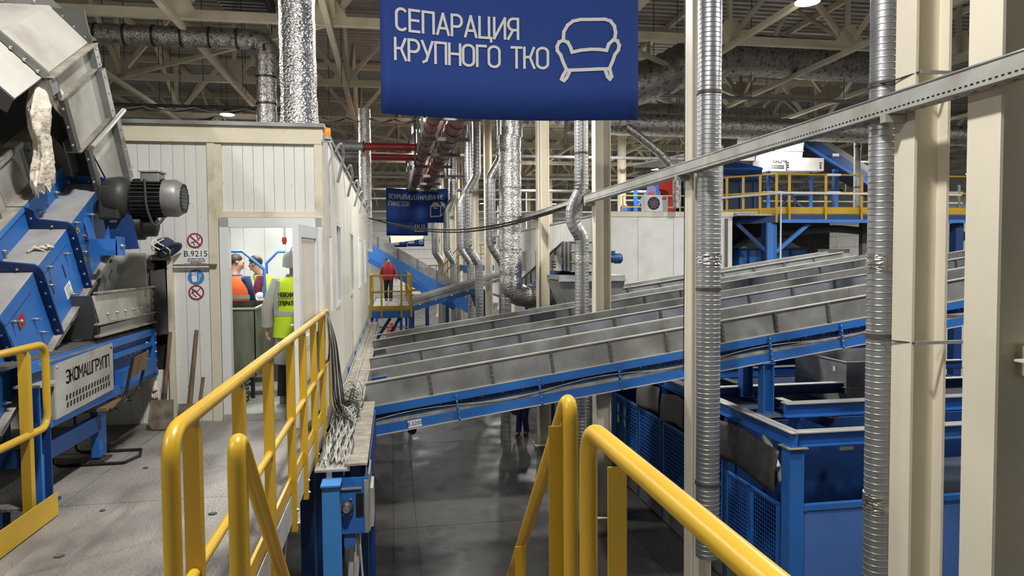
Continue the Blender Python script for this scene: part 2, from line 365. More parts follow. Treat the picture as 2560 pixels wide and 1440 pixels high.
# columns of the right-hand row: flanges face the aisle
def column(x, y, label, d=.25, wd=.3, ztop=12.6, k=1.):
    t = thing('steel_column', label, 'column', (x+wd/2, y+d/2, 0), 'steel columns of the right row')
    pbox(t, 'flange', x, x+.022, y, y+d, 0, ztop, 'cream'); pbox(t, 'flange', x+wd-.022, x+wd, y, y+d, 0, ztop, 'cream')
    pbox(t, 'web', x+.022, x+wd-.022, y+d/2-.008, y+d/2+.008, 0, ztop, 'cream')
    pbox(t, 'base_plate', x-.12, x+wd+.12, y-.12, y+d+.12, 0, .035, 'cream')
    for s in (-.1, wd+.02): pbox(t, 'base_rib', x+s, x+s+.08, y+d/2-.01, y+d/2+.01, .035, .3, 'cream')
    return t
CX = 3.75
cols = [(3.73, 3.86, 'wide cream steel column at the right edge of the view', .26, .62), (CX, 4.62, 'cream steel column second from the right, ribbed duct on its left', .21, .29),
        (CX, 8.50, 'cream steel column with ribbed duct in front, standing before the grey conveyors', .22, .28), (CX, 12.82, 'cream steel column between the grey conveyors with bent ribbed duct', .26, .3),
        (CX, 18.1, 'cream steel column right of the tall foil wrapped duct', .3, .3)]
for x, y, l, d, wd in cols: column(x, y, l, d, wd)
for i in range(9):
    column(CX, 24.2+4.6*i, 'cream steel column beyond the tall foil duct, %s of the distant columns' % ORD[i], .3, .3)
for i in range(6):
    column(10.2, 31+7.5*i, 'cream steel column standing far right inside the hall, %s of that row' % ORD[i], .3, .3)
# small bracket plates on the nearest column
t = thing('bracket', 'cream steel bracket plate welded to the nearest column', 'bracket', (3.9, 3.9, 4.3))
pbox(t, 'plate', 3.98, 4.35, 3.88, 3.9, 4.16, 4.36, 'cream'); pbox(t, 'shelf', 3.9, 4.6, 3.8, 3.9, 4.27, 4.285, 'cream'); pbox(t, 'stub', 4.0, 4.6, 3.9, 4.0, 4.17, 4.36, 'cream')
# ---------------------------------------------------------------- ducts
def spiral(name, label, pts, r, group='ribbed ducts', rib=.09, bands=(), n=24, depth=.03):
    t = thing(name, label, 'duct', pts[0], group); pts = [V(p) for p in pts]; path = []
    for a, b in zip(pts, pts[1:]):
        k = max(1, int((b-a).length/rib)); path += [a+(b-a)*(i/k) for i in range(k)]
    path.append(pts[-1]); P = []; R = []
    for a, b in zip(path, path[1:]):
        P += [a, a+(b-a)*.06, a+(b-a)*.80, a+(b-a)*.86, a+(b-a)*.90, a+(b-a)*.95]; R += [r, r, r, r, r*(1+depth), r*(1+depth)]
    P.append(path[-1]); R.append(r)
    G().tube(P, R, n).build('ribbed_pipe', 'spiral', t)
    for p, mat in bands:
        G().lathe([(r*1.09, -.02 if mat != 'foil' else -.07), (r*1.09, .02 if mat != 'foil' else .07)], p, n=n).build('band', mat, t)
    return t
def vd(x, y, z0, z1): return [(x, y, z0), (x, y, z1)]
spiral('ribbed_duct', 'ribbed metal duct strapped left of the second column from the right', vd(3.785, 5.0, 0.3, 12.4), .105, rib=.05, n=18, bands=[((3.785, 5.0, 4.9), 'foil'), ((3.785, 5., 3.0), 'foil'), ((3.785, 5, 4.32), 'steel_dark'), ((3.785, 5, 6.27), 'steel_dark')])
spiral('ribbed_duct', 'ribbed metal duct hanging in front of the column before the conveyors', vd(3.885, 8.3, 1.16, 12.4), .145, bands=[((3.885, 8.3, 4.92), 'foil'), ((3.885, 8.3, 4.55), 'steel_dark'), ((3.885, 8.3, 2.1), 'steel_dark'), ((3.885, 8.3, 6.97), 'steel_dark')], rib=.058, n=20)
spiral('ribbed_duct', 'ribbed metal duct with a double elbow beside the column between conveyors', fillet([(3.6, 13.25, 1.2), (3.6, 13.25, 5.35), (3.42, 13.25, 5.62), (3.42, 13.25, 5.9), (3.6, 13.25, 6.25), (3.6, 13.25, 12.4)], .12, 3), .135, bands=[((3.6, 13.25, 4.93), 'foil'), ((3.6, 13.25, 6.95), 'steel_dark')], rib=.065, n=16)
g = G(); pts = []; R = []
base = fillet([(3.25, 19.5, 8.35), (3.25, 19.5, 3.88), (5.0, 19.5, 3.9)], .5, 10)
dense = []
for a, b in zip(base, base[1:]):
    k = max(1, int((b-a).length/.07)); dense += [a+(b-a)*(i/k) for i in range(k)]
rnd = random.Random(3)
g.tube(dense, [.31*(1+rnd.uniform(-.035, .035)) for _ in dense], 22)
t = thing('foil_duct', 'tall duct wrapped in crinkled silver foil with elbow at the bottom', 'duct', (3.25, 19.5, 3.6))
g.build('foil_wrap', 'foil', t)
for z in (5.2, 6.1, 6.9, 7.6): G().lathe([(.325, -.012), (.325, .012)], (3.25, 19.5, z), n=22).build('tie', 'foil_dirty', t)
G().tube(fillet([(3.3, 19.5, 8.3), (3.3, 19.5, 9.6), (1.9, 19.6, 9.6)], .5, 6), .3, 20).build('upper_bend', 'foil', t)
sd = [(2.75, 20.6, 7.6, .14), (2.80, 17.6, 4.6, .11), (2.55, 25.2, 6.8, .15), (2.75, 29.8, 6.9, .15), (2.5, 34.4, 7.2, .16), (2.8, 39, 7.2, .16), (2.55, 43.6, 7.4, .17), (2.7, 48.2, 7.4, .17)]
for i, (x, y, zz, r) in enumerate(sd):
    P = [(x+.5, y, 0.), (x+.5, y, 4.75), (x+.1, y, 5.35), (x+.1, y, 7.3), (x+.45, y, 7.9), (x+.45, y, 10.3)] if i != 1 else [(x, y, 0.0), (x, y, 3.95)]
    spiral('ribbed_duct', 'ribbed metal duct between the far columns, %s of the distant ducts from the viewpoint' % ORD[i], fillet(P, .15, 2), r, rib=.12, n=12, depth=.03)
def foil_v(label, pts, r, mat, jig, seed, flare=None, n=20):
    rnd = random.Random(seed); d = []; pts = [V(p) for p in pts]
    for a, b in zip(pts, pts[1:]):
        k = max(1, int((b-a).length/.09)); d += [a+(b-a)*(i/k) for i in range(k)]
    d.append(pts[-1]); R = [r*(1+rnd.uniform(-jig, jig)) for _ in d]
    if flare: R[0] *= flare; R[1] *= 1+(flare-1)*.6; R[2] *= 1+(flare-1)*.25
    t = thing('foil_duct', label, 'duct', pts[0]); G().tube(d, R, n).build('foil_wrap', mat, t)
    if pts[0].z > 6.45 and flare is None:
        for q in (pts[0], pts[-1]): mem(t, 'hanger_rod', q, (q.x, q.y, 13.0), .015, .015, 'steel_dark')
    return t, d
t, d = foil_v('large shiny crinkled foil duct rising from the white cabin roof', [(-1.09, 9.0, 6.42), (-1.13, 9.0, 12.9)], .215, 'foil_crinkle', .03, 5, 1.25)
t, d = foil_v('dirty grey foil duct with dark bands rising behind the shiny one', fillet([(-2.97, 18.2, 6.45), (-2.97, 18.2, 10.25), (-3.4, 18.2, 10.3), (-11, 18.2, 10.25)], .25, 3), .235, 'foil_dirty', .05, 6)
for p in d[4::7]: G().lathe([(.255, -.025), (.255, .025)], p, ax=((0, 0, 1) if p.z < 10 else (1, 0, 0)), n=16).build('band', 'black', t)
foil_v('bulging silver foil duct in the roof upper right', [(6.5, 20.4, 9.9), (7.9, 20.4, 10.3), (9, 20.4, 10.9), (10.5, 20.4, 11.1), (16, 20.4, 11.0)], .62, 'foil_dirty', .03, 8)
foil_v('long grey foil duct crossing the upper right below the bulging one', [(5.5, 22, 9.25), (22, 22, 9.1)], .36, 'foil_dirty', .04, 9)
foil_v('grey foil duct crossing the roof behind the large blue banner', [(3.8, 25, 10.2), (14, 25, 10.1)], .45, 'foil_dirty', .04, 10)
foil_v('dark slanting foil duct hanging down right of the banner', [(7.2, 21.2, 9.0), (8.3, 21.2, 8.2), (8.85, 21.2, 7.6), (8.85, 21.2, 6.5)], .13, 'foil_dirty', .05, 11)
foil_v('crinkled foil duct seen between the two rightmost columns', [(8.3, 9.9, 5.0), (8.25, 9.9, 8.2), (8.25, 9.9, 9.6)], .17, 'foil_dirty', .05, 12)
foil_v('large grey foil duct low in the roof behind the left hood', [(-9.5, 26, 9.0), (-6.6, 26, 9.15), (-5.6, 25.4, 9.3)], .55, 'foil_dirty', .04, 13)
foil_v('crinkled grey foil duct along the roof left above the cabin', [(-6.2, 29, 9.5), (-1.2, 29, 9.5)], .3, 'foil_dirty', .04, 14)
foil_v('slender foil duct rising beyond the end of the white cabin', [(-.85, 24.0, 5.2), (-.85, 24.0, 9.9)], .2, 'foil_crinkle', .04, 15)
# red pipes with clamps and hangers
for nm, x, r in (('slimmer', 1.08, .17), ('thicker', 1.72, .25)):
    t = thing('red_pipe', 'long dull red pipe with dark clamps along the hall, the %s of the pair' % nm, 'pipe', (x, 14, 8.55), 'long red pipes')
    G().tube([(x, 14, 8.55), (x, 50, 8.55)], r, 18).build('pipe', 'redpipe', t)
    y = 17.3
    while y < 44:
        G().lathe([(r*1.09, -.03), (r*1.09, .03)], (x, y, 8.55), ax=(0, 1, 0), n=18).build('clamp', 'clampred', t); y += 1.15
for i in range(9):
    y = 16.6+2.9*i
    t = thing('pipe_hanger', 'dark square frame holding the two red pipes, %s from the viewpoint' % ORD[i], 'hanger', (1.4, y, 8.2), 'pipe hangers')
    pbox(t, 'cross_bar', .8, 2.15, y-.04, y+.04, 8.16, 8.26, 'steel_dark')
    for x in (.84, 2.11): pbox(t, 'upright', x-.04, x+.04, y-.04, y+.04, 8.26, ZB-.1, 'steel_dark')
for nm, y, xa in (('nearer', 23.2, -.85), ('farther', 25.5, -.75)):
    t = thing('cross_pipe', 'red and grey pipe crossing above the cabin end, the %s one' % nm, 'pipe', (xa, y, 8.55), 'cross pipes')
    G().tube([(xa, y, 8.55), (1.0, y, 8.55)], .12, 14).build('red_section', 'red', t)
    G().tube([(-7, y, 8.55), (xa, y, 8.55)], .13, 14).build('grey_section', 'galv', t)
    G().lathe([(.17, -.03), (.17, .03)], (xa, y, 8.55), ax=(1, 0, 0), n=14).build('joint', 'steel_dark', t)
# pipes and cable ladders crossing under the roof
for i, (y, z, r, x0, x1, mat) in enumerate([(24, 9.83, .05, -14, -2.4, 'steel_dark'), (20.2, 9.75, .05, 3.6, 20, 'galv_dark'), (29.9, 9.3, .07, -7, 24, 'galv'), (34, 8.9, .05, -6, 28, 'galv_dark'), (37, 9.2, .1, -6, 30, 'truss'), (42, 9.0, .09, -6, 30, 'galv_dark'), (44.7, 8.7, .07, -6, 34, 'galv'), (53, 8.4, .1, -6, 34, 'truss'), (58, 8.2, .1, -6, 36, 'galv_dark')]):
    t = thing('service_pipe', 'thin service pipe crossing the hall under the roof, %s from the viewpoint' % ORD[i], 'pipe', (x0, y, z), 'service pipes')
    G().tube([(x0, y, z), (x1, y, z)], r, 8).build('run', mat, t)
    x = x0+1
    while x < x1: mem(t, 'rod', (x, y, z), (x, y, 12.7), .018, .018, 'steel_dark'); x += 3.1
for i, (x0, x1, y, z) in enumerate([(-9, -2.9, 24.0, 9.79), (-2.2, .9, 24.0, 9.6)]):
    t = thing('sagging_cables', 'loose sagging cables under the pipe above the cabin, %s bundle' % ('left' if i == 0 else 'right'), 'cable', (x0, y, z))
    for q in range(2): G().tube([(x0+(x1-x0)*k/40, y-.05*q, z-.12*abs(math.sin(k/40*math.pi*4+q*.4))) for k in range(41)], .022, 6).build('cable', 'cable' if q else 'cable_dark', t)
for i in range(14):
    x, y = -8.6+.55*i+(i % 3)*.12, 19.2+(i*7 % 5)*1.3
    tag(G().tube([(x, y, 9.6+(i % 4)*.25), (x, y, 12.95)], .012, 5).build('hanging_rod', 'steel_dark'), 'thin dark rod hanging from the roof above the left cabin, %s from the left' % ORD[i], 'rod', 'thin rods under the roof')
t = thing('roof_fan', 'dark louvred fan unit set in the roof above the cabin', 'fan unit', (-4.3, 22.9, 12.5))
pbox(t, 'housing', -5.0, -3.5, 21.9, 23.4, 12.55, 12.95, 'navy')
for i in range(5): pbox(t, 'louvre', -4.9, -3.6, 22.0+.27*i, 22.14+.27*i, 12.49, 12.56, 'galv_dark')
# ---------------------------------------------------------------- platform
t = thing('steel_platform', 'dusty grey checker plate platform in front of the white cabin', 'platform', (-1.5, 4, PF))
for x0, x1, y0, y1 in [(-2.28, -.75, .9, 2.95), (-2.28, -.75, 2.95, 5.25), (-2.28, -.75, 5.25, 7.8), (-3.9, -2.28, 5.25, 7.8), (-.75, .75, -1.5, 2.3), (-2.28, -.75, -1.5, .9), (.75, 1.6, -1.5, 2.3)]:
    pbox(t, 'deck_plate', x0+.003, x1-.003, y0+.003, y1-.003, PF-.02, PF, 'deckplate')
for p0, p1 in [((-.78, 2.3, 3.15), (-.78, 7.8, 3.15)), ((-2.25, -1.5, 3.15), (-2.25, 7.8, 3.15)), ((-3.9, 7.7, 3.15), (-.78, 7.7, 3.15)), ((-2.28, 2.25, 3.15), (1.6, 2.25, 3.15)), ((-1.5, -1.5, 3.15), (-1.5, 7.7, 3.15)), ((-3.85, 5.3, 3.15), (-3.85, 7.7, 3.15)), ((1.55, -1.4, 3.15), (1.55, 2.25, 3.15))]:
    mem(t, 'edge_beam', p0, p1, .08, .2, 'galv_pale')
for x, y in [(-.9, 2.6), (-.9, 5.0), (-.9, 7.5), (-2.2, 2.6), (-2.2, 7.5), (-3.8, 7.5), (-2.2, -1.2), (1.5, -1.2), (1.5, 2.1)]:
    pbox(t, 'leg', x-.07, x+.07, y-.07, y+.07, 0, 3.05, 'blue_deep')
for y in (2.6, 5.0): mem(t, 'knee_brace', (-.9, y+.07, 1.9), (-.9, y+1.1, 3.0), .06, .06, 'galv_pale')
mem(t, 'knee_brace', (-.84, 4.2, 3.0), (-.5, 4.6, 1.2), .05, .05, 'galv_pale')
# ---------------------------------------------------------------- yellow railings
TR = .029
def post(t, x, y, ztop, zbot, cut=-1, w=.055, axis='y'):
    # angle section: one leg along the rail, one across
    if axis == 'y':
        t = G().prism([(x, y, zbot), (x, y+w, zbot), (x, y+w, ztop-(w if cut < 0 else 0)), (x, y, ztop)], (.006, 0, 0)).build('post', 'yellow', t)
        pbox(t, 'post_web', x-.05, x, y, y+.006, zbot, ztop-.02, 'yellow')
    else:
        t = G().prism([(x, y, zbot), (x+w, y, zbot), (x+w, y, ztop-w), (x, y, ztop)], (0, .006, 0)).build('post', 'yellow', t)
    return t
t = thing('railing', 'yellow tube railing along the platform edge up to the cabin corner', 'railing', (-.73, 2.5, PF))
G().tube(fillet([(-.73, 2.46, 3.05), (-.73, 2.46, 4.385), (-.73, 8.1, 4.385), (-.73, 8.12, 3.3)], .12, 7), TR, 14).build('handrail', 'yellow', t)
G().tube([(-.735, 2.46, 3.80), (-.735, 8.1, 3.80)], .022, 12).build('mid_rail', 'yellow', t)
pbox(t, 'toe_board', -.75, -.742, 2.5, 7.9, PF+.005, PF+.105, 'yellow'); pbox(t, 'toe_board_lip', -.76, -.742, 2.5, 7.9, PF+.1, PF+.106, 'yellow')
for y in (2.72, 3.52, 4.33, 5.25, 5.95, 6.75, 7.55):
    q = post(t, -.715, y, 4.37, 2.98)
    for z in (3.03, 3.13): bolt(q, (-.709, y+.028, z), (1, 0, 0), .014, .014)
t = thing('stair_handrail', 'yellow looped stair handrail left of the stair opening', 'railing', (-.515, 2.44, PF), 'stair handrails')
G().tube(fillet([(-.515, 2.42, 3.0), (-.515, 2.42, 4.40), (-.515, 5.2, 1.62)], .13, 8), TR, 14).build('handrail', 'yellow', t)
for y in (2.5, 3.3, 4.1, 4.9): post(t, -.51, y, 4.33-(y-2.46), 3.1-(y-2.4), w=.05)
G().tube([(-.515, 2.5, 3.75), (-.515, 5.2, 1.05)], .022, 10).build('mid_rail', 'yellow', t)
t = thing('stair_handrail', 'yellow stair handrail with high loop right of the stair opening', 'railing', (.66, 2.6, PF), 'stair handrails')
G().tube(fillet([(.665, 2.62, 3.0), (.665, 2.62, 4.45), (.62, 5.4, 1.62)], .14, 8), TR, 14).build('handrail', 'yellow', t)
for y in (2.69, 3.5, 4.3, 5.0): post(t, .645, y, 4.38-(y-2.62), 3.0-(y-2.55), w=.05)
G().tube([(.665, 2.72, 3.72), (.62, 5.4, 1.05)], .022, 10).build('mid_rail', 'yellow', t)
t = thing('railing', 'yellow scratched tube railing running towards the viewer at bottom right', 'railing', (.64, 2.28, PF))
G().tube(fillet([(.64, 2.28, 3.05), (.64, 2.28, 4.385), (.64, -1.2, 4.385)], .13, 8), .031, 14).build('handrail', 'yellow', t)
G().tube([(.64, 2.28, 3.8), (.64, -1.2, 3.8)], .022, 10).build('mid_rail', 'yellow', t)
for y in (1.93, 1.1, .2, -.8): post(t, .65, y, 4.37, 3.0, w=.05)
t = thing('railing', 'short yellow railing beside the blue machine at the left edge', 'railing', (-2.27, 4.9, PF))
G().tube(fillet([(-2.27, 2.0, 4.41), (-2.27, 5.1, 4.41), (-2.27, 5.1, 3.86), (-2.27, 2.0, 3.86)], .1, 7), .024, 12).build('handrail', 'yellow', t)
for y in (4.83, 3.9, 2.9): post(t, -2.26, y, 4.41, 3.3, w=.05); pbox(t, 'post_foot', -2.3, -2.22, y-.03, y+.09, PF, PF+.02, 'yellow')
pbox(t, 'toe_board', -2.215, -2.205, 2.0, 5.06, PF+.01, PF+.16, 'yellow')
# stair under the camera's feet, leading down to the hall floor
t = thing('steel_stair', 'steel stair going down between the looped handrails', 'stair', (.05, 2.4, 0))
for x in (-.56, .6): mem(t, 'stringer', (x, 2.3, PF-.1), (x, 5.55, 0.05), .05, .22, 'yellow')
for k in range(15): pbox(t, 'tread', -.53, .57, 2.36+.213*k, 2.6+.213*k, PF-.213*(k+1)-.03, PF-.213*(k+1), 'deckplate')
# ---------------------------------------------------------------- white sorting cabin (left)
CB = thing('sorting_cabin', 'long white panelled cabin with open door, left of centre', 'cabin', (-2, 14, PF))
Y0, Y1, XR, XL, ZC = 7.8, 21.4, -.72, -3.9, 6.38
def strips(parent, x0, x1, z0, z1, y, n, mat='white_panel', name='wall_strip'):
    for i in range(n):
        a, b = x0+(x1-x0)*i/n, x0+(x1-x0)*(i+1)/n; pbox(parent, name, a+.002, b-.002, y, y+.04, z0, z1, mat)
strips(CB, XL, -1.875, 5.0, 6.17, Y0, 18)                     # upper left
strips(CB, -2.235, -1.875, PF, 5.0, Y0, 3)                    # sign strip
strips(CB, XL, -2.235, PF, 3.82, Y0, 15)                      # low left, under the hatch
strips(CB, XL, -2.95, 3.82, 5.0, Y0, 8)
strips(CB, -1.735, -.80, 5.45, 6.17, Y0, 9)                   # above the door
pbox(CB, 'fascia', XL, XR+.01, Y0-.03, Y0+.04, 6.17, 6.345, 'cream_old'); pbox(CB, 'fascia_strip', XL, XR, Y0-.035, Y0-.03, 6.17, 6.215, 'cream_old')
pbox(CB, 'roof_edge', XL, XR+.03, Y0-.06, Y0+.1, 6.345, 6.385, 'galv'); pbox(CB, 'roof_edge', XR-.05, XR+.03, Y0+.1, Y1, 6.345, 6.385, 'galv')
pbox(CB, 'pilaster', -1.875, -1.80, Y0-.025, Y0+.04, PF, 6.17, 'cream_old'); pbox(CB, 'pilaster', -1.80, -1.735, Y0-.015, Y0+.04, PF, 6.17, 'cream_old')
pbox(CB, 'corner_post', -.80, XR, Y0-.03, Y0+.08, PF, 6.17, 'cream_old')
pbox(CB, 'header', -1.735, -.80, Y0-.02, Y0+.04, 5.40, 5.46, 'cream_old')
# door frame, threshold and open leaf
dfm = pbox(CB, 'door_frame', -1.765, -1.675, Y0-.05, Y0+.06, PF+.02, 5.395, 'pvc')
pbox(CB, 'door_frame', -.80, -.735, Y0-.05, Y0+.06, PF+.02, 5.395, 'pvc'); pbox(CB, 'door_frame', -1.765, -.735, Y0-.05, Y0+.06, 5.295, 5.395, 'pvc')
pbox(CB, 'threshold', -1.765, -.735, Y0-.06, Y0+.08, PF, PF+.07, 'galv_pale')
hx, hy, fx, fy = -.80, 7.76, -.905, 6.98
d = V((fx-hx, fy-hy, 0)); ll = d.length; d.normalize(); nrm = V((-d.y, d.x, 0))
def lq(a, b, z0, z1, th0, th1, name, mat, par=None):
    p = V((hx, hy, 0))
    q = [p+d*a+nrm*th0, p+d*b+nrm*th0, p+d*b+nrm*th1, p+d*a+nrm*th1]
    return G().prism([(v.x, v.y, z0) for v in q], (0, 0, z1-z0)).build(name, mat, par or CB)
LF = lq(.1, ll-.1, 3.5, 5.17, -.012, .012, 'door_leaf', 'white_side')
lq(0, .1, 3.34, 5.29, -.03, .03, 'door_stile', 'pvc', LF); lq(ll-.1, ll, 3.34, 5.29, -.03, .03, 'door_stile', 'pvc', LF)
lq(.1, ll-.1, 5.17, 5.29, -.03, .03, 'door_rail', 'pvc', LF); lq(.1, ll-.1, 3.34, 3.5, -.03, .03, 'door_rail', 'pvc', LF); lq(.1, ll-.1, 4.1, 4.2, -.03, .03, 'door_rail', 'pvc', LF)
for s in (-1, 1):
    p = V((hx, hy, 4.32))+d*(ll-.06)+nrm*.045*s; G().tube([p-nrm*.02*s, p+nrm*.03*s, p+nrm*.03*s-d*.1], .01, 8).build('door_handle', 'pvc', LF)
# side wall: panels and windows, seen very obliquely
wy = [9.75, 12.9, 16.05, 19.2]; yy = Y0+.08; k = 0
edges = [7.88]
while edges[-1] < Y1: edges.append(edges[-1]+1.05)
for a, b in zip(edges, edges[1:]):
    b = min(b, Y1); hit = [q for q in wy if a < q < b]
    if hit:
        for z0, z1 in ((PF, 4.33), (5.45, 6.345)): pbox(CB, 'wall_panel', XR-.06, XR, a+.006, b-.006, z0, z1, 'white_side')
        pbox(CB, 'wall_panel', XR-.06, XR, a+.006, hit[0]-.4, 4.33, 5.45, 'white_side'); pbox(CB, 'wall_panel', XR-.06, XR, hit[0]+.4, b-.006, 4.33, 5.45, 'white_side')
        wn = hit[0]
        g = G()
        for q in ((wn-.4, wn-.35, 4.33, 5.45), (wn+.35, wn+.4, 4.33, 5.45), (wn-.35, wn+.35, 5.39, 5.45), (wn-.35, wn+.35, 4.33, 4.39), (wn-.02, wn+.02, 4.39, 5.39)): g.bb(XR-.05, XR+.018, *q)
        fr = g.build('window', 'pvc', CB); pbox(fr, 'window_pane', XR-.055, XR-.045, wn-.35, wn+.35, 4.39, 5.39, 'glass')
    else: pbox(CB, 'wall_panel', XR-.06, XR, a+.006, b-.006, PF, 6.345, 'white_side')
pbox(CB, 'roof_panel', XL, XR, Y0+.05, Y1, 6.25, 6.35, 'white_clean'); pbox(CB, 'rear_panel', XL, XR-.06, Y1-.06, Y1, PF, 6.25, 'white_clean')
pbox(CB, 'left_wall', XL, XL+.06, Y0+.05, Y1, PF, 6.25, 'white_clean')
pbox(CB, 'cabin_floor', XL, XR, Y0+.02, Y1, PF-.15, PF+.06, 'galv_pale')
strips(CB, XL+.06, XR-.06, PF+.06, 6.25, 12.6, 9, 'white_clean', 'partition_panel')
pbox(CB, 'base_beam', XL, XR, Y0+.3, Y1, PF-.35, PF-.15, 'galv_dark')
for y in (9, 12, 15, 18, 21): 
    for x in (-.95, -3.6): pbox(CB, 'leg', x-.09, x+.09, y-.09, y+.09, 0, PF-.35, 'blue_deep')
# hatch with rubber curtain where the feed belt enters
for a, b, z0, z1 in [(-2.95, -2.9, 3.82, 5.0), (-2.285, -2.235, 3.3, 5.0)]: pbox(CB, 'hatch_frame', a, b, Y0-.05, Y0+.04, z0, z1, 'cream_old')
G().tube([(-2.95, Y0-.05, 4.985), (-2.24, Y0-.05, 4.985)], .03, 8).build('dusty_bar', 'dust', CB)
pbox(CB, 'hatch_panel', -2.9, -2.55, Y0+.01, Y0+.03, 4.3, 4.95, 'galv_pale'); pbox(CB, 'hatch_panel', -2.55, -2.42, Y0+.0, Y0+.02, 4.3, 4.93, 'galv')
G().prism([(-2.44, Y0-.06, 4.85), (-2.30, Y0-.06, 4.87), (-2.29, Y0-.05, 4.2), (-2.43, Y0-.07, 4.18)], (0, .012, 0)).build('rubber_flap', 'rubber', CB)
G().prism([(-2.6, Y0-.02, 4.9), (-2.45, Y0-.02, 4.88), (-2.5, Y0-.03, 4.25), (-2.62, Y0-.02, 4.25)], (0, .01, 0)).build('rubber_flap', 'rubber', CB)
pbox(CB, 'hatch_shade', -2.9, -2.285, Y0+.04, Y0+.06, 3.82, 4.98, 'shade_black')  # black sheet standing in for the shade behind the hatch
pbox(CB, 'conduit', -.66, -.635, Y0-.01, Y0+.015, 4.4, 6.2, 'pvc')
pbox(CB, 'conduit_bar', -2.22, -1.80, Y0-.06, Y0-.03, 4.895, 4.915, 'rust')
for i in range(6):
    y = 9.2+2.1*i; G().tube(fillet([(XR+.02, y, 6.3), (XR+.1, y, 6.42), (XR+.12, y+.25, 6.3), (XR+.03, y+.3, 5.95)], .05, 4), .02, 6).build('cable_loop', 'cable', CB)
# cabin interior
tl = thing('cabin_lamp', 'white strip lamp on the ceiling inside the cabin', 'lamp', (-1.3, 10.5, 6.15))
pbox(tl, 'body', -1.6, -1.5, 9, 11.8, 6.16, 6.22, 'pvc'); pbox(tl, 'tube', -1.59, -1.51, 9.05, 11.75, 6.13, 6.16, 'tubeglow')
for y in (9.2, 11.3):
    l = bpy.data.lights.new('cabin_light', 'AREA'); l.size = .6; l.energy = 75; l.color = (.95, .98, 1); lo = bpy.data.objects.new('cabin_light', l); COL.objects.link(lo); lo.parent = tl; lo.location = (-.4, y-10.5, -.06)
t = thing('steel_bin', 'tall scratched greenish metal bin just inside the cabin door', 'bin', (-1.8, 8.9, PF+.06))
g = G()
g.prism([(-2.1, 8.62, 3.6), (-1.59, 8.62, 3.6), (-1.59, 8.62, 4.38), (-2.1, 8.62, 4.38)], (0, .012, 0)); g.build('front_sheet', 'binmat', t)
G().prism([(-1.59, 8.62, 3.6), (-1.47, 9.15, 3.6), (-1.47, 9.15, 4.45), (-1.59, 8.62, 4.38)], (-.012, 0, 0)).build('side_sheet', 'binmat', t)
G().prism([(-2.1, 9.15, 3.6), (-1.47, 9.15, 3.6), (-1.47, 9.15, 4.45), (-2.1, 9.15, 4.45)], (0, .012, 0)).build('rear_sheet', 'binmat', t)
for p0, p1 in [((-2.1, 8.61, 4.39), (-1.58, 8.61, 4.39)), ((-1.58, 8.61, 4.39), (-1.46, 9.16, 4.46))]: mem(t, 'rim', p0, p1, .03, .02, 'galv_pale')
for x, y in [(-2.05, 8.67), (-1.64, 8.67), (-1.52, 9.1)]: pbox(t, 'foot', x-.02, x+.02, y-.02, y+.02, PF+.06, 3.6, 'black')
pbox(t, 'bottom_sheet', -2.1, -1.5, 8.63, 9.14, 3.58, 3.6, 'binmat')
t = thing('sorting_table', 'black sorting belt with white rags inside the cabin', 'sorting belt', (-2.0, 10.4, PF))
pbox(t, 'belt', -3.2, -1.35, 9.75, 10.05, 4.33, 4.38, 'rubber'); pbox(t, 'side_board', -3.2, -1.35, 9.72, 9.75, 4.24, 4.42, 'galv_dark'); pbox(t, 'table_top', -1.95, -1.3, 9.72, 10.2, 4.42, 4.44, 'paper')
pbox(t, 'frame', -3.2, -1.4, 9.8, 10.2, PF+.06, 4.2, 'galv_dark')
for i in range(4):
    x = -1.75+.09*i; tag(G().lathe([(.02, 0), (.06, .02), (.055, .06), (.02, .085)], (x, 9.85+.03*(i % 2), 4.44), n=8).build('rag_heap', 'paper', t), None)
t = thing('guard_frame', 'blue painted tube guard frame over the sorting belt', 'frame', (-2, 10.2, 4.4))
G().tube([(-2.4, 9.7, 5.07), (-1.93, 9.7, 5.07), (-1.66, 9.7, 4.83), (-1.66, 9.7, 4.45)], .022, 8).build('tube', 'blue_light', t)
G().tube([(-1.95, 11.6, 4.6), (-1.95, 11.6, 4.9), (-1.78, 11.6, 5.08), (-1.0, 11.6, 5.08)], .022, 8).build('tube', 'blue_light', t)
t = thing('pull_switch', 'red tipped pull switch hanging inside the cabin', 'switch', (-1.45, 10.4, 5.2))
G().tube([(-1.5, 10.4, 6.2), (-1.5, 10.4, 5.27)], .012, 8).build('stem', 'galv_pale', t); G().lathe([(.03, .05), (.035, 0), (.02, -.05)], (-1.5, 10.4, 5.22), n=10).build('tip', 'red', t)
t = thing('dark_crate', 'dark metal crate of scrap on the cabin floor behind the bin', 'crate', (-1.75, 8.25, PF+.06))
pbox(t, 'side', -2.2, -1.66, 8.2, 8.22, PF+.06, PF+.32, 'black'); pbox(t, 'side', -1.68, -1.66, 8.2, 8.55, PF+.06, PF+.32, 'black')
for i in range(5): mem(t, 'scrap', (-1.7, 8.22+.05*i, PF+.1+.04*i), (-1.62, 8.2+.05*i, PF+.14+.04*i), .02, .01, 'galv_pale')
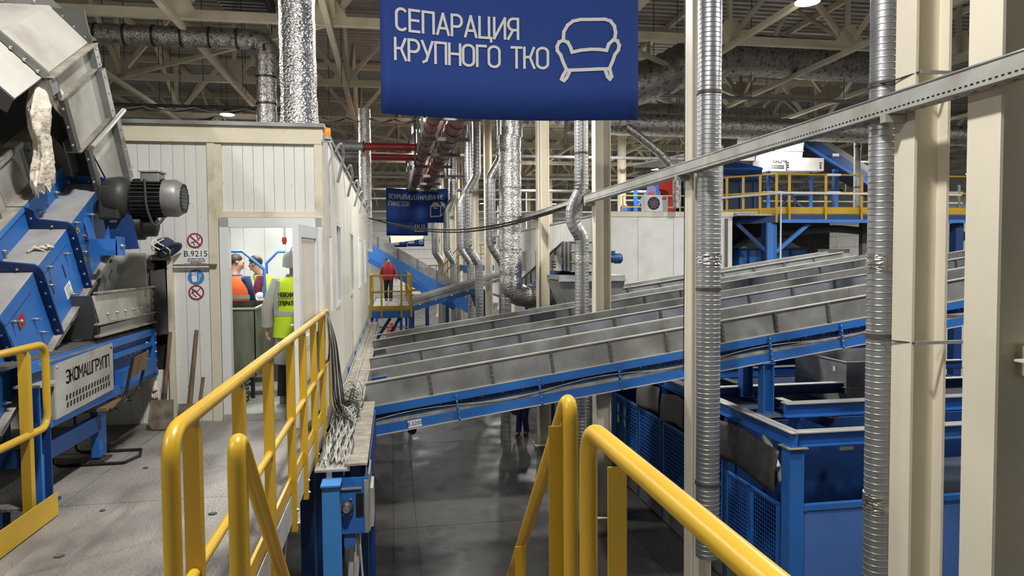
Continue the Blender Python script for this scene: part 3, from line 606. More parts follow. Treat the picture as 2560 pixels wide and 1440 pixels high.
# signs on the strip wall
def disc(p, r, n=32): return [(p[0]+r*math.cos(2*math.pi*i/n), p[1], p[2]+r*math.sin(2*math.pi*i/n)) for i in range(n)]
ys_ = Y0-.004
def ring(g, c, r0, r1, y, n=32):
    for i in range(n):
        a, b = 2*math.pi*i/n, 2*math.pi*(i+1)/n
        g.add([(c[0]+r*math.cos(q), y, c[2]+r*math.sin(q)) for r, q in ((r0, a), (r1, a), (r1, b), (r0, b))], [(0, 1, 2, 3)])
def prohibition(z, label, draw):
    c = (-2.015, ys_, z); t = thing('safety_sign', label, 'sign', c, 'round safety signs')
    G().prism(disc(c, .078), (0, .003, 0)).build('plate', 'paper', t)
    g = G(); strokes(g, draw, .008, lambda a, b: (c[0]+a, ys_-.002, c[2]+b)); g.build('symbol', 'black', t)
    g = G(); ring(g, c, .062, .078, ys_-.003); strokes(g, [[(-.048, .048), (.048, -.048)]], .014, lambda a, b: (c[0]+a, ys_-.0035, c[2]+b)); g.build('ring', 'signred', t)
prohibition(5.16, 'round no smoking sign on the strip wall', [[(-.04, -.025), (.015, -.005)], [(-.02, -.02), (-.005, -.05)], [(.02, .0), (.03, .03), (.015, .05)], [(.035, 0), (.045, .03)]])
prohibition(4.62, 'round red ringed sign below the blue glove sign', [[(-.04, .02), (-.03, -.02), (0, -.045)], [(-.02, .03), (.01, .0)], [(.0, .0), (.045, .05)], [(-.05, -.01), (-.02, .01)]])
c = (-2.015, ys_, 4.78); t = thing('safety_sign', 'round blue sign with white gloves', 'sign', c, 'round safety signs')
G().prism(disc(c, .08), (0, .003, 0)).build('plate', 'signblue', t)
g = G(); y = ys_-.002
g.add([(c[0]+a, y, c[2]+b) for a, b in [(-.035, -.05), (.005, -.05), (.012, -.01), (.008, .02), (-.04, .025), (-.043, -.01)]], [tuple(range(6))])
strokes(g, [[(-.036, .02), (-.038, .045)], [(-.024, .022), (-.024, .05)], [(-.012, .022), (-.008, .048)], [(.0, .02), (.008, .04)]], .009, lambda a, b: (c[0]+a, y, c[2]+b))
strokes(g, [[(.02, -.045), (.035, -.01), (.03, .03)], [(.045, .0), (.05, .03)], [(.0, .055), (.02, .06)]], .006, lambda a, b: (c[0]+a, y, c[2]+b)); g.build('symbol', 'paper', t)
t = thing('number_plate', 'white plate reading B.9215 below the no smoking sign', 'sign', (-2.01, ys_, 5.0))
pbox(t, 'plate', -2.12, -1.905, ys_-.001, ys_+.003, 4.925, 5.07, 'paper')
text_mesh('lettering', 'B.9215', .085, 'black', facing((-2.012, ys_-.003, 5.02)), t)
g = G(); rnd = random.Random(2)
for k, (z, hw) in enumerate([(4.972, .08), (4.957, .085), (4.942, .08), (4.93, .05)]):
    x = -2.012-hw
    while x < -2.012+hw:
        w_ = rnd.uniform(.012, .03); g.add([(x, ys_-.003, z-.003), (x+w_, ys_-.003, z-.003), (x+w_, ys_-.003, z+.003), (x, ys_-.003, z+.003)], [(0, 1, 2, 3)]); x += w_+.005
g.build('fine_print', 'black', t)
# beacon
t = thing('beacon_lamp', 'small orange beacon lamp on the cabin corner', 'beacon', (-.66, Y0-.02, 6.25))
G().lathe([(.045, 0), (.045, .03)], (-.66, 7.77, 6.22), n=14).build('base', 'galv_pale', t)
G().lathe([(.036, .03), (.038, .09), (.03, .115), (.008, .125)], (-.66, 7.77, 6.22), n=14).build('dome', 'amber', t)
pbox(t, 'bracket', -.72, -.62, 7.75, 7.78, 6.19, 6.22, 'galv_pale'); G().tube(fillet([(-.64, 7.76, 6.2), (-.6, 7.76, 6.08), (-.65, 7.76, 5.98), (-.648, 7.78, 5.2)], .04, 4), .01, 6).build('wire', 'cable', t)
# tools leaning on the wall
t = thing('shovel', 'worn shovel with wooden handle leaning by the hatch', 'shovel', (-2.27, 7.55, PF), 'shovels')
G().tube([(-2.26, 7.72, 4.22), (-2.285, 7.55, 3.5)], .02, 10).build('handle', 'wood', t)
G().prism([(-2.40, 7.52, 3.56), (-2.18, 7.5, 3.56), (-2.17, 7.44, 3.35), (-2.22, 7.42, 3.285), (-2.36, 7.42, 3.285), (-2.41, 7.44, 3.36)], (0, .006, .003)).build('blade', 'rust', t)
G().tube([(-2.283, 7.56, 3.62), (-2.288, 7.5, 3.42)], [.026, .012], 8).build('socket', 'steel_dark', t)
t = thing('shovel', 'second shovel with dark handle leaning against the strip wall', 'shovel', (-2.07, 7.6, PF), 'shovels')
G().tube([(-2.015, 7.77, 4.23), (-2.05, 7.6, 3.5)], .02, 10).build('handle', 'wood', t)
G().prism([(-2.16, 7.57, 3.5), (-1.98, 7.57, 3.5), (-1.98, 7.5, 3.29), (-2.16, 7.5, 3.29)], (0, .006, .003)).build('blade', 'rust', t)
t = thing('broom_stick', 'short broken wooden stick leaning beside the second shovel', 'stick', (-1.95, 7.6, PF))
G().tube([(-1.955, 7.74, 3.74), (-1.985, 7.58, 3.28)], .017, 8).build('stick', 'wood', t)
# cap hanging on the hatch bar
t = thing('cap', 'dark blue cap hanging on the hatch bar', 'cap', (-2.27, 7.7, 5.1))
G().lathe([(.005, .11), (.06, .095), (.095, .05), (.1, 0), (.09, -.02)], (-2.27, 7.68, 5.08), ax=(-.15, -.35, .9), n=18).build('crown', 'denim', t)
G().lathe([(.1, 0), (.13, -.01), (.1, -.02)], (-2.22, 7.66, 5.05), ax=(.5, -.3, -.75), n=18).build('peak', 'denim', t)
for a in (0, 1.1, 2.2): G().tube([(-2.27+.1*math.cos(a+q*.3)*math.cos((q-5)/5), 7.62-.06*math.sin(q*.3), 5.02+.017*q) for q in range(10)], .008, 6).build('string', 'rag', t)
t = thing('gloves', 'dirty work glove hung under the feed belt near the shovel', 'glove', (-2.44, 7.74, 3.7))
G().tube([(-2.46, 7.76, 3.78), (-2.45, 7.74, 3.7), (-2.42, 7.73, 3.62)], [.04, .05, .03], 8).build('palm', 'rag', t)
for k in range(4): G().tube([(-2.45+.018*k, 7.735, 3.64), (-2.45+.02*k, 7.73, 3.55-.01*(k % 2))], .011, 6).build('finger', 'rag', t)
# ---------------------------------------------------------------- cable tray along the cabin and the coil of cables
t = thing('cable_tray', 'dusty cable tray along the foot of the cabin side wall', 'cable tray', (-.55, 14, 3.1))
pbox(t, 'tray', -.70, -.40, 6.35, 21, 3.08, 3.1, 'galv_pale')
for x in (-.70, -.56, -.40): pbox(t, 'tray_side', x-.006, x+.006, 8.2, 21, 3.1, 3.17, 'galv_pale')
pbox(t, 'dust_layer', -.69, -.57, 8.4, 21, 3.1, 3.125, 'dust'); pbox(t, 'dust_layer', -.55, -.42, 8.4, 21, 3.1, 3.125, 'dust')
for i in range(6): pbox(t, 'blue_clip', -.735, -.70, 9.4+2*i, 9.65+2*i, 3.05, 3.25, 'blue')
pbox(t, 'end_plate', -.42, -.245, 6.33, 9.1, 3.13, 3.15, 'dust')
rnd = random.Random(11)
t = thing('cable_coil', 'tangled heap of grey cables on the cable tray', 'cables', (-.52, 8.2, 3.2))
def ncoil(c, r, tilt, turns=1.6, drop=.05):
    ph = rnd.uniform(0, 6.3); ax = Euler((rnd.uniform(-tilt, tilt), rnd.uniform(-tilt, tilt), 0)).to_matrix(); rr = rnd.uniform(.75, 1.1)
    return [V(c)+ax @ V((r*rr*math.cos(ph+6.283*turns*i/26)*.8, r*1.25*math.sin(ph+6.283*turns*i/26), drop*math.sin(i*.7+ph))) for i in range(27)]
for i in range(26): G().tube(ncoil((-.53+rnd.uniform(-.05, .06), 8.25+rnd.uniform(-.45, .7), 3.2+rnd.uniform(0, .2)), rnd.uniform(.1, .17), .8), .0075, 5).build('cable', 'cable' if i % 6 else 'cable_dark', t)
for i in range(22):
    x0 = -.665+.0115*i; pts = [(x0+.03*math.sin(k*.9+i), 8.4-.24*k, 3.14+.03*rnd.random()+(.05 if k < 3 else 0)) for k in range(8)]
    pts += [(x0+rnd.uniform(-.02, .03), 6.45+rnd.uniform(-.05, .1), 3.12+.03*rnd.random())]
    G().tube(pts, .0075, 5).build('cable', 'cable' if i % 7 else 'cable_dark', t)
t = thing('hanging_cables', 'black and grey cables looped over the railing end', 'cables', (-.70, 7.9, 4.3))
for i in range(9):
    s = .02*i; z = 3.35+.07*(i % 5)
    G().tube(fillet([(-.70, 7.6+s, 4.40), (-.66+.006*i, 7.62+s, 4.1), (-.66+.012*i, 7.75+s, z), (-.62+.01*i, 8.0, 3.2+.03*(i % 3))], .12, 5), .008, 5).build('cable', 'cable_dark' if i % 3 else 'cable', t)
for i in range(5): G().tube([(-.71+.05*math.sin(a*6.283/18), 7.6+.04*i+.02*math.sin(a), 4.12+.26*math.cos(a*6.283/18)) for a in range(19)], .0075, 5).build('loop', 'cable' if i % 2 else 'cable_dark', t)
# lit-coloured blue post and tail pulley housing at the end of the tray
t = thing('blue_post', 'brightly lit blue steel post at the end of the cable tray', 'post', (-.54, 6.2, 0))
pbox(t, 'flange', -.62, -.475, 6.12, 6.135, 0, 3.02, 'blue_lit'); pbox(t, 'web', -.553, -.543, 6.135, 6.29, 0, 3.02, 'blue_lit'); pbox(t, 'flange', -.62, -.475, 6.29, 6.305, 0, 3.02, 'blue_lit'); pbox(t, 'cap_plate', -.63, -.465, 6.1, 6.32, 3.02, 3.035, 'blue_lit')
t = thing('tail_pulley_unit', 'blue bearing housing of a belt end beside the brightly lit blue post', 'conveyor end', (-.35, 6.5, 2.6))
g = G()
pbox(t, 'side_plate', -.475, -.24, 6.34, 6.36, 2.52, 3.02, 'blue'); pbox(t, 'slot', -.35, -.285, 6.33, 6.345, 2.68, 2.88, 'black')
pbox(t, 'angle', -.275, -.24, 6.31, 6.34, 2.53, 3.0, 'galv_lit'); pbox(t, 'cover', -.24, -.225, 6.3, 6.75, 2.55, 3.06, 'galv'); pbox(t, 'apron', -.225, -.2, 6.4, 6.75, 2.55, 2.9, 'galv_pale'); pbox(t, 'side_sheet', -.25, -.235, 6.75, 9.0, 2.6, 3.06, 'blue_deep')
G().lathe([(.06, 0), (.06, .03), (.045, .05), (.02, .06)], (-.43, 6.34, 2.76), ax=(0, -1, 0), n=16).build('bearing', 'steel_dark', t); G().lathe([(.03, .05), (.03, .075)], (-.43, 6.34, 2.76), ax=(0, -1, 0), n=12).build('shaft_end', 'steel', t)
for x, z in [(-.46, 2.7), (-.395, 2.7), (-.395, 2.83)]: bolt(t, (x, 6.335, z), (0, -1, 0), .011)
pbox(t, 'cross_strip', -.475, -.3, 6.325, 6.34, 2.92, 2.935, 'galv_pale'); pbox(t, 'body', -.46, -.25, 6.37, 9.0, 2.54, 3.0, 'blue_deep')
pbox(t, 'foot_bracket', -.46, -.36, 6.36, 6.45, 2.4, 2.52, 'blue')
t = thing('blue_post', 'dark blue post behind the bright one under the belt end', 'post', (-.35, 7.0, 0)); pbox(t, 'box_section', -.42, -.27, 6.9, 7.05, 0, 2.53, 'blue_deep'); pbox(t, 'foot_plate', -.47, -.22, 6.85, 7.1, 0, .02, 'blue_deep')
t = thing('blue_post', 'dark blue post farther back under the belt end', 'post', (-.35, 8.6, 0)); pbox(t, 'box_section', -.4, -.25, 8.5, 8.65, 0, 2.53, 'blue_deep'); pbox(t, 'foot_plate', -.47, -.18, 8.45, 8.7, 0, .02, 'blue_deep')
t = thing('inclined_channel', 'dusty pale channel slanting down behind the brightly lit blue post', 'channel', (-.4, 6.4, 1.2)); mem(t, 'channel', (-.36, 6.5, 2.45), (-.5, 6.2, .8), .09, .04, 'galv_pale'); mem(t, 'channel', (-.33, 6.5, 2.4), (-.47, 6.25, .8), .03, .05, 'galv')
t = thing('looped_cable', 'grey cable hanging in a long loop beside the blue posts', 'cable', (-.35, 6.6, 1.3)); G().tube(fillet([(-.36, 6.4, 2.5), (-.4, 6.4, 1.4), (-.34, 6.4, 1.25), (-.27, 6.4, 1.4), (-.30, 6.4, 2.0), (-.33, 6.4, 2.5)], .12, 6), .011, 8).build('cable', 'cable', t)
# ---------------------------------------------------------------- four grey trough conveyors rising to the right
ANG = math.atan(.143)
def trough(y0, wd, xs_, z0, L, label, code=None, full=True, pl=.82, bl=1.125):
    t = thing('trough_conveyor', label, 'conveyor', (xs_, y0, z0), 'grey rising conveyors', rot=(0, -ANG, 0))
    B = lambda n, x0, x1, ya, yb, za, zb, m: pbox(t, n, x0, x1, ya, yb, za, zb, m, True)
    n = int(L/pl+.5); e = [L*i/n for i in range(n+1)]
    for a, b in zip(e, e[1:]):
        B('side_panel', a+.003, b-.003, 0, .006, -.315, -.006, 'galv'); B('side_panel', a+.003+.25, b-.003+.25, wd-.006, wd, -.315, -.006, 'galv')
    B('rim', 0, L, -.028, .006, -.012, .006, 'dust_lit'); B('rim', 0, L, wd-.006, wd+.028, -.012, .006, 'dust_lit')
    B('foot_flange', 0, L, -.03, .006, -.325, -.312, 'dust_lit')
    for a in e[1:-1]:
        B('joint_flange', a-.02, a+.02, -.024, 0, -.312, -.012, 'galv_dark')
        if full:
            for k in range(4): bolt(t, (a, -.024, -.06-.07*k), (0, -1, 0), .009, .012, local=True)
    B('belt', 0, L, .02, wd-.02, -.3, -.285, 'rubber'); B('rear_channel', 0, L, wd-.06, wd, -.70, -.32, 'blue')
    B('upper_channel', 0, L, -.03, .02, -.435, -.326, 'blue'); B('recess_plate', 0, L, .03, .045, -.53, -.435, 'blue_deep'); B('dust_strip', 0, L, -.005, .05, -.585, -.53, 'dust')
    B('lower_channel', 0, L, -.03, .0, -.695, -.575, 'blue'); B('lower_flange', 0, L, -.05, .03, -.706, -.695, 'dust_lit'); B('underside', 0, L, .05, wd-.06, -.56, -.55, 'blue_deep')
    m = int(L/bl)
    for k in range(1, m+1):
        a = bl*k+.01
        B('splice_plate', a-.014, a+.014, -.06, 0, -.70, -.335, 'blue')
        if full:
            for q in range(5): bolt(t, (a-.002, -.06, -.37-.075*q), (0, -1, 0), .012, .014, local=True)
    if full:
        k = 0
        while .2+k*.28 < L:
            a = .2+k*.28; B('slot', a, a+.012, .02, .035, -.51, -.465, 'black'); B('slot', a+.07, a+.082, .02, .035, -.51, -.465, 'black'); bolt(t, (a+.16, .03, -.455), (0, -1, 0), .012, .014, local=True); k += 1
        G().tube([(x*L/60, -.034, -.5+.035*math.sin(x*.53)) for x in range(61)], .006, 5).build('cable', 'cable', t, local=True)
    if code:
        p = G().bb(.46, .64, -.036, -.03, -.685, -.59).build('code_plate', 'paper', t, local=True)
        M = ROOT[t] @ facing((.55, -.038, -.637)); text_mesh('lettering', code, .07, 'black', M, p)
        G().lathe([(.06, 0), (.06, .3)], (.5, 0.1, -.75), ax=(0, 1, 0), n=14).build('return_roller', 'black', t, local=True)
    G().lathe([(.06, 0), (.06, .3)], (1.9, 0.1, -.75), ax=(0, 1, 0), n=14).build('return_roller', 'black', t, local=True)
    return t
trough(9.3, 1.04, -.376, 3.355, 12.4, 'nearest grey sided blue framed conveyor rising right, code plate B.2200', 'B.2200')
trough(11.63, 1.03, -.40, 3.35, 12.5, 'second grey trough conveyor from the viewpoint, rising right', full=False)
trough(14.23, 1.0, -.42, 3.345, 11.4, 'third grey trough conveyor from the viewpoint, rising right', full=False)
trough(16.8, 1.0, 4.9, 4.10, 6.75, 'farthest grey trough conveyor, starting at the grey funnel hopper', full=False)
def post2(label, x, y, z0, z1, s=.16, mat='blue'):
    t = thing('support_post', label, 'post', (x, y, z0), 'conveyor support posts')
    pbox(t, 'flange', x-s/2, x-s/2+.015, y-s/2, y+s/2, z0, z1, mat); pbox(t, 'flange', x+s/2-.015, x+s/2, y-s/2, y+s/2, z0, z1, mat); pbox(t, 'web', x-s/2, x+s/2, y-.006, y+.006, z0, z1, mat)
    pbox(t, 'head_plate', x-s*.6, x+s*.6, y-s*.6, y+s*.6, z1-.015, z1, mat); pbox(t, 'foot_plate', x-s*.6, x+s*.6, y-s*.6, y+s*.6, z0, z0+.015, mat)
    return t
post2('blue post carrying the nearest conveyor above the cage frame', 5.25, 9.33, 2.72, 3.44)
post2('blue post left of it carrying the conveyor rear side', 5.55, 10.5, 2.72, 3.5, .17)
for i, (x, y) in enumerate([(2.9, 9.4), (2.9, 11.7), (2.9, 14.3)]): pass
# ---------------------------------------------------------------- blue sorting bunkers (cage) lower right
t = thing('blue_bunker', 'row of blue steel storage bunkers with mesh doors, lower right', 'bunker', (5, 8.2, 0))
IX = 4.95
def ibeam(t, p0, p1, h, w, mat='blue', dust=True, name='beam'):
    p0 = V(p0); p1 = V(p1); mem(t, name+'_web', p0, p1, .012, h, mat)
    for s in (-1, 1):
        o = V((0, 0, s*(h/2-.008))); mem(t, name+'_flange', p0+o, p1+o, w, .016, 'dust_lit' if (s > 0 and dust) else mat)  # upper flange: pale dust with its light put into the colour
pbox(t, 'corner_post', IX, IX+.2, 8.2, 8.4, 0, 2.5, 'blue'); pbox(t, 'post_cap', IX-.04, IX+.23, 8.15, 8.42, 2.5, 2.515, 'dust')
for y in (9.95, 11.35, 12.5, 13.8, 15.4, 17): pbox(t, 'post', IX, IX+.12, y-.06, y+.06, 0, 2.5, 'blue_deep')
ibeam(t, (IX+.1, 8.2, 2.61), (IX+.1, 17.2, 2.61), .19, .16)
ibeam(t, (IX+.1, 8.28, 2.61), (11.2, 8.28, 2.61), .19, .16)
ibeam(t, (IX+.38, 9.0, 2.82), (11.2, 9.0, 2.82), .2, .16)
for i, y in enumerate((10.6, 12.4, 13.4, 15.2, 16.4)): ibeam(t, (IX+.1, y, 2.78), (11.2, y, 2.78), .17, .14, 'blue' if i % 2 else 'blue_deep')
ibeam(t, (6.1, 9.0, 2.6), (6.1, 17, 2.6), .16, .12, 'blue_deep')
for x, y in ((6.95, 9.02), (6.0, 12.4)):
    G().prism([(x, y, 2.9), (x+.1, y, 2.9), (x+.09, y, 3.14), (x+.07, y, 3.2), (x+.01, y, 3.2)], (0, .06, 0)).build('blue_tab', 'blue_light', t); pbox(t, 'tab_plate', x-.08, x+.2, y-.05, y+.12, 2.905, 2.92, 'dust')
# front: blue lower panels, open strip above
for a, b in ((IX+.2, 6.95), (6.97, 9.0), (9.02, 11.2)):
    pbox(t, 'front_panel', a, b, 8.24, 8.27, .02, 1.68, 'blue_panel'); pbox(t, 'panel_rail', a, b, 8.22, 8.3, 1.68, 1.75, 'blue'); pbox(t, 'panel_rail', a, b, 8.235, 8.29, .55, .57, 'blue')
for x in (6.96, 9.01): pbox(t, 'post', x-.05, x+.05, 8.3, 8.4, 0, 2.5, 'blue_deep')
pbox(t, 'inner_wall', 5.1, 11.2, 9.9, 9.93, 0, 2.45, 'blue_deep'); pbox(t, 'inner_wall', 5.1, 11.2, 13.8, 13.83, 0, 2.45, 'blue_deep'); pbox(t, 'inner_wall', 11.17, 11.2, 8.3, 17, 0, 2.5, 'blue_deep'); pbox(t, 'inner_wall', 5.1, 11.2, 17, 17.03, 0, 2.45, 'blue_deep')  # dark blue walls put in for the dark inside of the bunkers
pbox(t, 'roof_sheet', 5.15, 11.1, 9.95, 13.7, 2.46, 2.48, 'navy'); pbox(t, 'roof_sheet', 5.15, 11.1, 13.9, 16.9, 2.46, 2.48, 'navy')
G().lathe([(.9, 0), (.9, 1.8)], (7.3, 9.2, 1.0), ax=(1, 0, 0), n=24).build('drum', 'navy', t)
pbox(t, 'inner_label', 5.75, 5.95, 8.35, 8.355, 2.4, 2.45, 'paper')
# mesh doors along the aisle
def mesh_bay(y0, y1, zt, cell, r):
    f = pbox(t, 'door_frame', IX-.02, IX+.02, y0, y0+.04, .35, zt, 'blue')
    for q in ((y1-.04, y1, .35, zt), (y0, y1, zt-.04, zt), (y0, y1, .35, .39)): pbox(t, 'door_frame', IX-.02, IX+.02, q[0], q[1], q[2], q[3], 'blue')
    pbox(t, 'kick_plate', IX-.01, IX+.01, y0, y1, .03, .35, 'galv_dark')
    g = G(); y = y0+cell
    while y < y1: g.bb(IX-r, IX+r, y-r, y+r, .39, zt-.04); y += cell
    z = .39+cell
    while z < zt-.04: g.bb(IX-r, IX+r, y0, y1, z-r, z+r); z += cell
    tag(g.build('wire_mesh', 'blue', t), None, kind='stuff')
mesh_bay(8.45, 9.2, 1.72, .06, .0025); mesh_bay(9.22, 9.88, 1.72, .06, .0025)
for a, b in ((10.02, 11.28), (11.42, 12.44), (12.56, 13.74), (13.86, 14.6), (14.62, 15.34), (15.46, 16.94)): mesh_bay(a, b, 1.9, .075, .006)
def flap(y0, y1, za, zb, bulge, mat, ph=0.):
    g = G().grid(lambda u, v: (IX-.02-bulge*math.sin(v*2.2)-.03*math.sin(u*7+ph), y0+(y1-y0)*u, za+(zb-za)*v+.05*math.sin(u*3+ph)), 14, 8)
    o = g.build('hanging_sheet', mat, t); m = o.modifiers.new('thick', 'SOLIDIFY'); m.thickness = .012
flap(8.42, 10.3, 2.42, 1.86, .07, 'steel_dark'); flap(11.4, 12.45, 2.46, 1.95, .03, 'galv_dark', 1); flap(12.55, 13.8, 2.46, 1.98, .03, 'galv_dark', 2)
G().tube([(IX+.6, 8.9, 2.0), (IX+.5, 9.2, 1.95), (IX+.4, 9.5, 1.7)], .04, 8).build('red_hose', 'red', t)
mem(t, 'brace', (IX+.05, 8.9, 2.5), (IX+.05, 8.45, 2.0), .08, .05, 'galv_pale')
for i, (y, s) in enumerate(((10.18, '01'), (14.6, '04'), (15.05, '05'))):
    q = thing('bunker_sign', 'blue and green bunker sign, %s from the viewpoint' % ORD[i], 'sign', (IX-.03, y, 1.5), 'bunker signs')
    pbox(q, 'blue_plate', IX-.035, IX-.03, y-.09, y+.09, 1.5, 1.72, 'signblue'); pbox(q, 'green_plate', IX-.035, IX-.03, y-.09, y+.09, 1.27, 1.46, 'signgreen')
    text_mesh('lettering', s if i == 0 else 'O', .12, 'paper', facing((IX-.037, y, 1.61), right=(0, -1, 0)), q)
    g = G(); strokes(g, [[(-.05, .05), (.05, -.05)], [(.05, 0), (.05, -.05), (0, -.05)]], .03, lambda a, b: (IX-.037, y-a, 1.365+b)); g.build('arrow', 'paper', q)
# grey box hoppers standing on the bunker frame
def boxhop(label, x0, x1, y0, y1, z0, z1):
    q = thing('grey_hopper', label, 'hopper', ((x0+x1)/2, (y0+y1)/2, z0), 'grey box hoppers'); zm = (z0+z1)/2
    for za, zb, e in ((z0, zm, 0), (zm, z1, .0)):
        for X in (x0, x1-.01): pbox(q, 'side_sheet', X, X+.01, y0, y1, za, zb-.01, 'galv')
        for Yq in (y0, y1-.01): pbox(q, 'end_sheet', x0, x1, Yq, Yq+.01, za, zb-.01, 'galv')
    for z in (z0, zm, z1):
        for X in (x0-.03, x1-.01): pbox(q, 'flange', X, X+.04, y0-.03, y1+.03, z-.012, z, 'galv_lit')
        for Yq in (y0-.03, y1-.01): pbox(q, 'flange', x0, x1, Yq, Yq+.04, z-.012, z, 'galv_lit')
    pbox(q, 'sticker', x0-.003, x0, y0+.3, y0+.36, z1-.2, z1-.12, 'paper')
boxhop('large grey box hopper on the blue frame beneath the conveyor', 7.3, 8.9, 10.45, 11.95, 2.38, 3.22)
boxhop('second grey box hopper behind the large one', 7.3, 8.8, 14.0, 16.5, 2.9, 3.5)
# ---------------------------------------------------------------- perforated cable tray on the columns
t = thing('perforated_tray', 'long galvanised perforated cable tray fixed along the columns', 'cable tray', (3.6, 10, 6.0))
pbox(t, 'side', 3.6, 3.604, 1.5, 26, 5.99, 6.13, 'galv_pale'); pbox(t, 'bottom', 3.6, 3.72, 1.5, 26, 5.99, 5.994, 'galv_pale'); pbox(t, 'far_side', 3.716, 3.72, 1.5, 26, 5.99, 6.13, 'galv_pale'); pbox(t, 'lip', 3.592, 3.604, 1.5, 26, 6.125, 6.135, 'galv_lit')
y = 2.2; n = 0
sl = G().bb(-.002, .002, -.011, .011, -.005, .005).mesh('slot', 'black'); sl2 = G().bb(-.006, .006, -.02, .02, -.001, .001).mesh('slot', 'black')
while y < 13 and n < 240: inst(t, 'slot', sl, Matrix.Translation((3.5995, y, 6.02))); y += .046; n += 1
for k in range(48): inst(t, 'bottom_slot', sl2, Matrix.Translation((3.67, 2.2+.15*k, 5.9895)))
for y in (4.74, 8.62, 12.95, 18.2): pbox(t, 'bracket', 3.58, 3.745, y-.03, y+.03, 5.93, 5.985, 'galv_pale')
for i, (z, y, x) in enumerate(((4.31, 4.72, 'upper'), (6.27, 4.72, 'lower'))):
    q = thing('pipe_clamp', 'slotted strap clamp round the second column, %s one' % ('lower' if i == 0 else 'upper'), 'clamp', (3.9, 4.6, z), 'strap clamps')
    pbox(q, 'slotted_bar', 3.76, 4.2, 4.58, 4.60, z-.012, z+.012, 'galv_lit'); G().tube([(3.68, 5.0, z), (3.735, 4.8, z-.005), (3.76, 4.59, z)], .006, 6).build('wire', 'steel_dark', q)
# ---------------------------------------------------------------- walkway with railings beyond the cabin end
WF = 3.3
t = thing('walkway', 'small blue steel walkway with yellow railings beyond the cabin', 'walkway', (-.1, 28, 0))
for i in range(12): pbox(t, 'grating', -.7, .56, 23.5+1.1*i+.01, 24.58+1.1*i, WF-.04, WF, 'galv_pale')
pbox(t, 'edge_beam', -.75, .6, 23.42, 23.5, 3.03, 3.26, 'blue'); pbox(t, 'edge_beam', .54, .6, 23.5, 36.8, 3.05, 3.28, 'blue'); pbox(t, 'edge_beam', -.76, -.7, 23.5, 36.8, 3.05, 3.28, 'blue')
pbox(t, 'toe_board', -.75, .6, 23.4, 23.42, WF, WF+.13, 'yellow'); pbox(t, 'toe_board', .6, .615, 23.4, 36, WF, WF+.13, 'yellow')
for z in (4.42, 3.9):
    G().tube([(-.73, 23.4, z), (.58, 23.4, z), (.6, 36.5, z)], .027, 8).build('rail', 'yellow', t); G().tube([(-.73, 23.4, z), (-.73, 27, z)], .027, 8).build('rail', 'yellow', t)
for x in (-.72, -.37, .27, .59): pbox(t, 'post', x-.03, x+.03, 23.37, 23.41, 3.05, 4.42, 'yellow')
for y in (24.8, 26.2, 27.6, 29, 31, 33, 35): pbox(t, 'post', .58, .64, y-.02, y+.03, 3.05, 4.42, 'yellow')
for y in (25, 26.4): pbox(t, 'post', -.76, -.7, y-.02, y+.03, 3.05, 4.42, 'yellow')
for x, y in ((-.68, 23.6), (.54, 23.6), (.54, 30), (-.68, 30), (.25, 23.7)): pbox(t, 'leg', x-.05, x+.05, y-.05, y+.05, 0, 3.05, 'blue')
mem(t, 'brace', (-.62, 23.7, 1.6), (.2, 23.7, 3.0), .1, .1, 'blue_deep'); mem(t, 'brace', (-.62, 23.75, 2.2), (-.1, 23.75, 3.0), .1, .1, 'blue_deep')
for k in range(5): pbox(t, 'lower_rail', -.6, .5, 24.6, 24.65, 1.6+.25*k, 1.63+.25*k, 'galv_pale')
# conveyors in the middle distance
t = thing('flat_conveyor', 'grey topped blue conveyor crossing behind the walkway', 'conveyor', (2, 27, 0))
for a, b, name, mat, y0, y1, w_ in [((.62, 27, 3.35), (4.4, 27, 4.4), 'top_rail', 'galv', 0, 0, .12), ((.62, 27.4, 3.42), (4.4, 27.4, 4.45), 'top_rail', 'galv_lit', 0, 0, .1), ((.62, 28.0, 3.42), (4.4, 28, 4.45), 'top_rail', 'galv_lit', 0, 0, .1)]: mem(t, name, a, b, .08, w_, mat)
mem(t, 'bed', (.62, 27.5, 3.32), (4.4, 27.5, 4.36), 1.0, .08, 'galv_dark'); mem(t, 'side_beam', (.62, 27, 3.1), (3.3, 27, 3.85), .1, .3, 'blue'); mem(t, 'side_plate', (.62, 26.94, 3.2), (4.4, 26.94, 4.22), .03, .12, 'galv')
for k in range(4): bolt(t, (1+.6*k, 26.9, 3.22+.165*k), (0, -1, 0), .03, .03)
G().prism([(3.0, 27, 3.55), (3.5, 27, 3.75), (3.5, 27, 2.6), (3.2, 27, 3.0)], (0, .8, 0)).build('gusset', 'blue_deep', t); pbox(t, 'leg', 3.3, 3.5, 27.2, 27.4, 0, 3.0, 'blue_deep')
t = thing('inclined_conveyor', 'grey and blue conveyor sloping down to the right beyond the walkway', 'conveyor', (1.5, 30.4, 0))
mem(t, 'grey_side', (-1.0, 30.4, 5.85), (4.3, 30.4, 2.75), .1, .5, 'galv'); mem(t, 'blue_side', (-1.0, 30.35, 5.35), (3.4, 30.35, 2.78), .1, .55, 'blue_light'); mem(t, 'blue_beam', (-1.0, 30.3, 4.95), (2.6, 30.3, 2.85), .12, .22, 'blue'); mem(t, 'deck', (-1, 31.0, 5.9), (4.3, 31.0, 2.8), 1.2, .1, 'galv_lit')
dv = V((5.3, 0, -3.1)).normalized()
for k in range(6): p = V((-.6, 30.34, 5.6))+dv*.95*k; mem(t, 'joint', p+V((0, 0, .28)), p-V((0, 0, .25)), .04, .03, 'galv_dark')
pbox(t, 'leg', 3.6, 3.8, 30.7, 30.9, 0, 2.8, 'blue_deep')
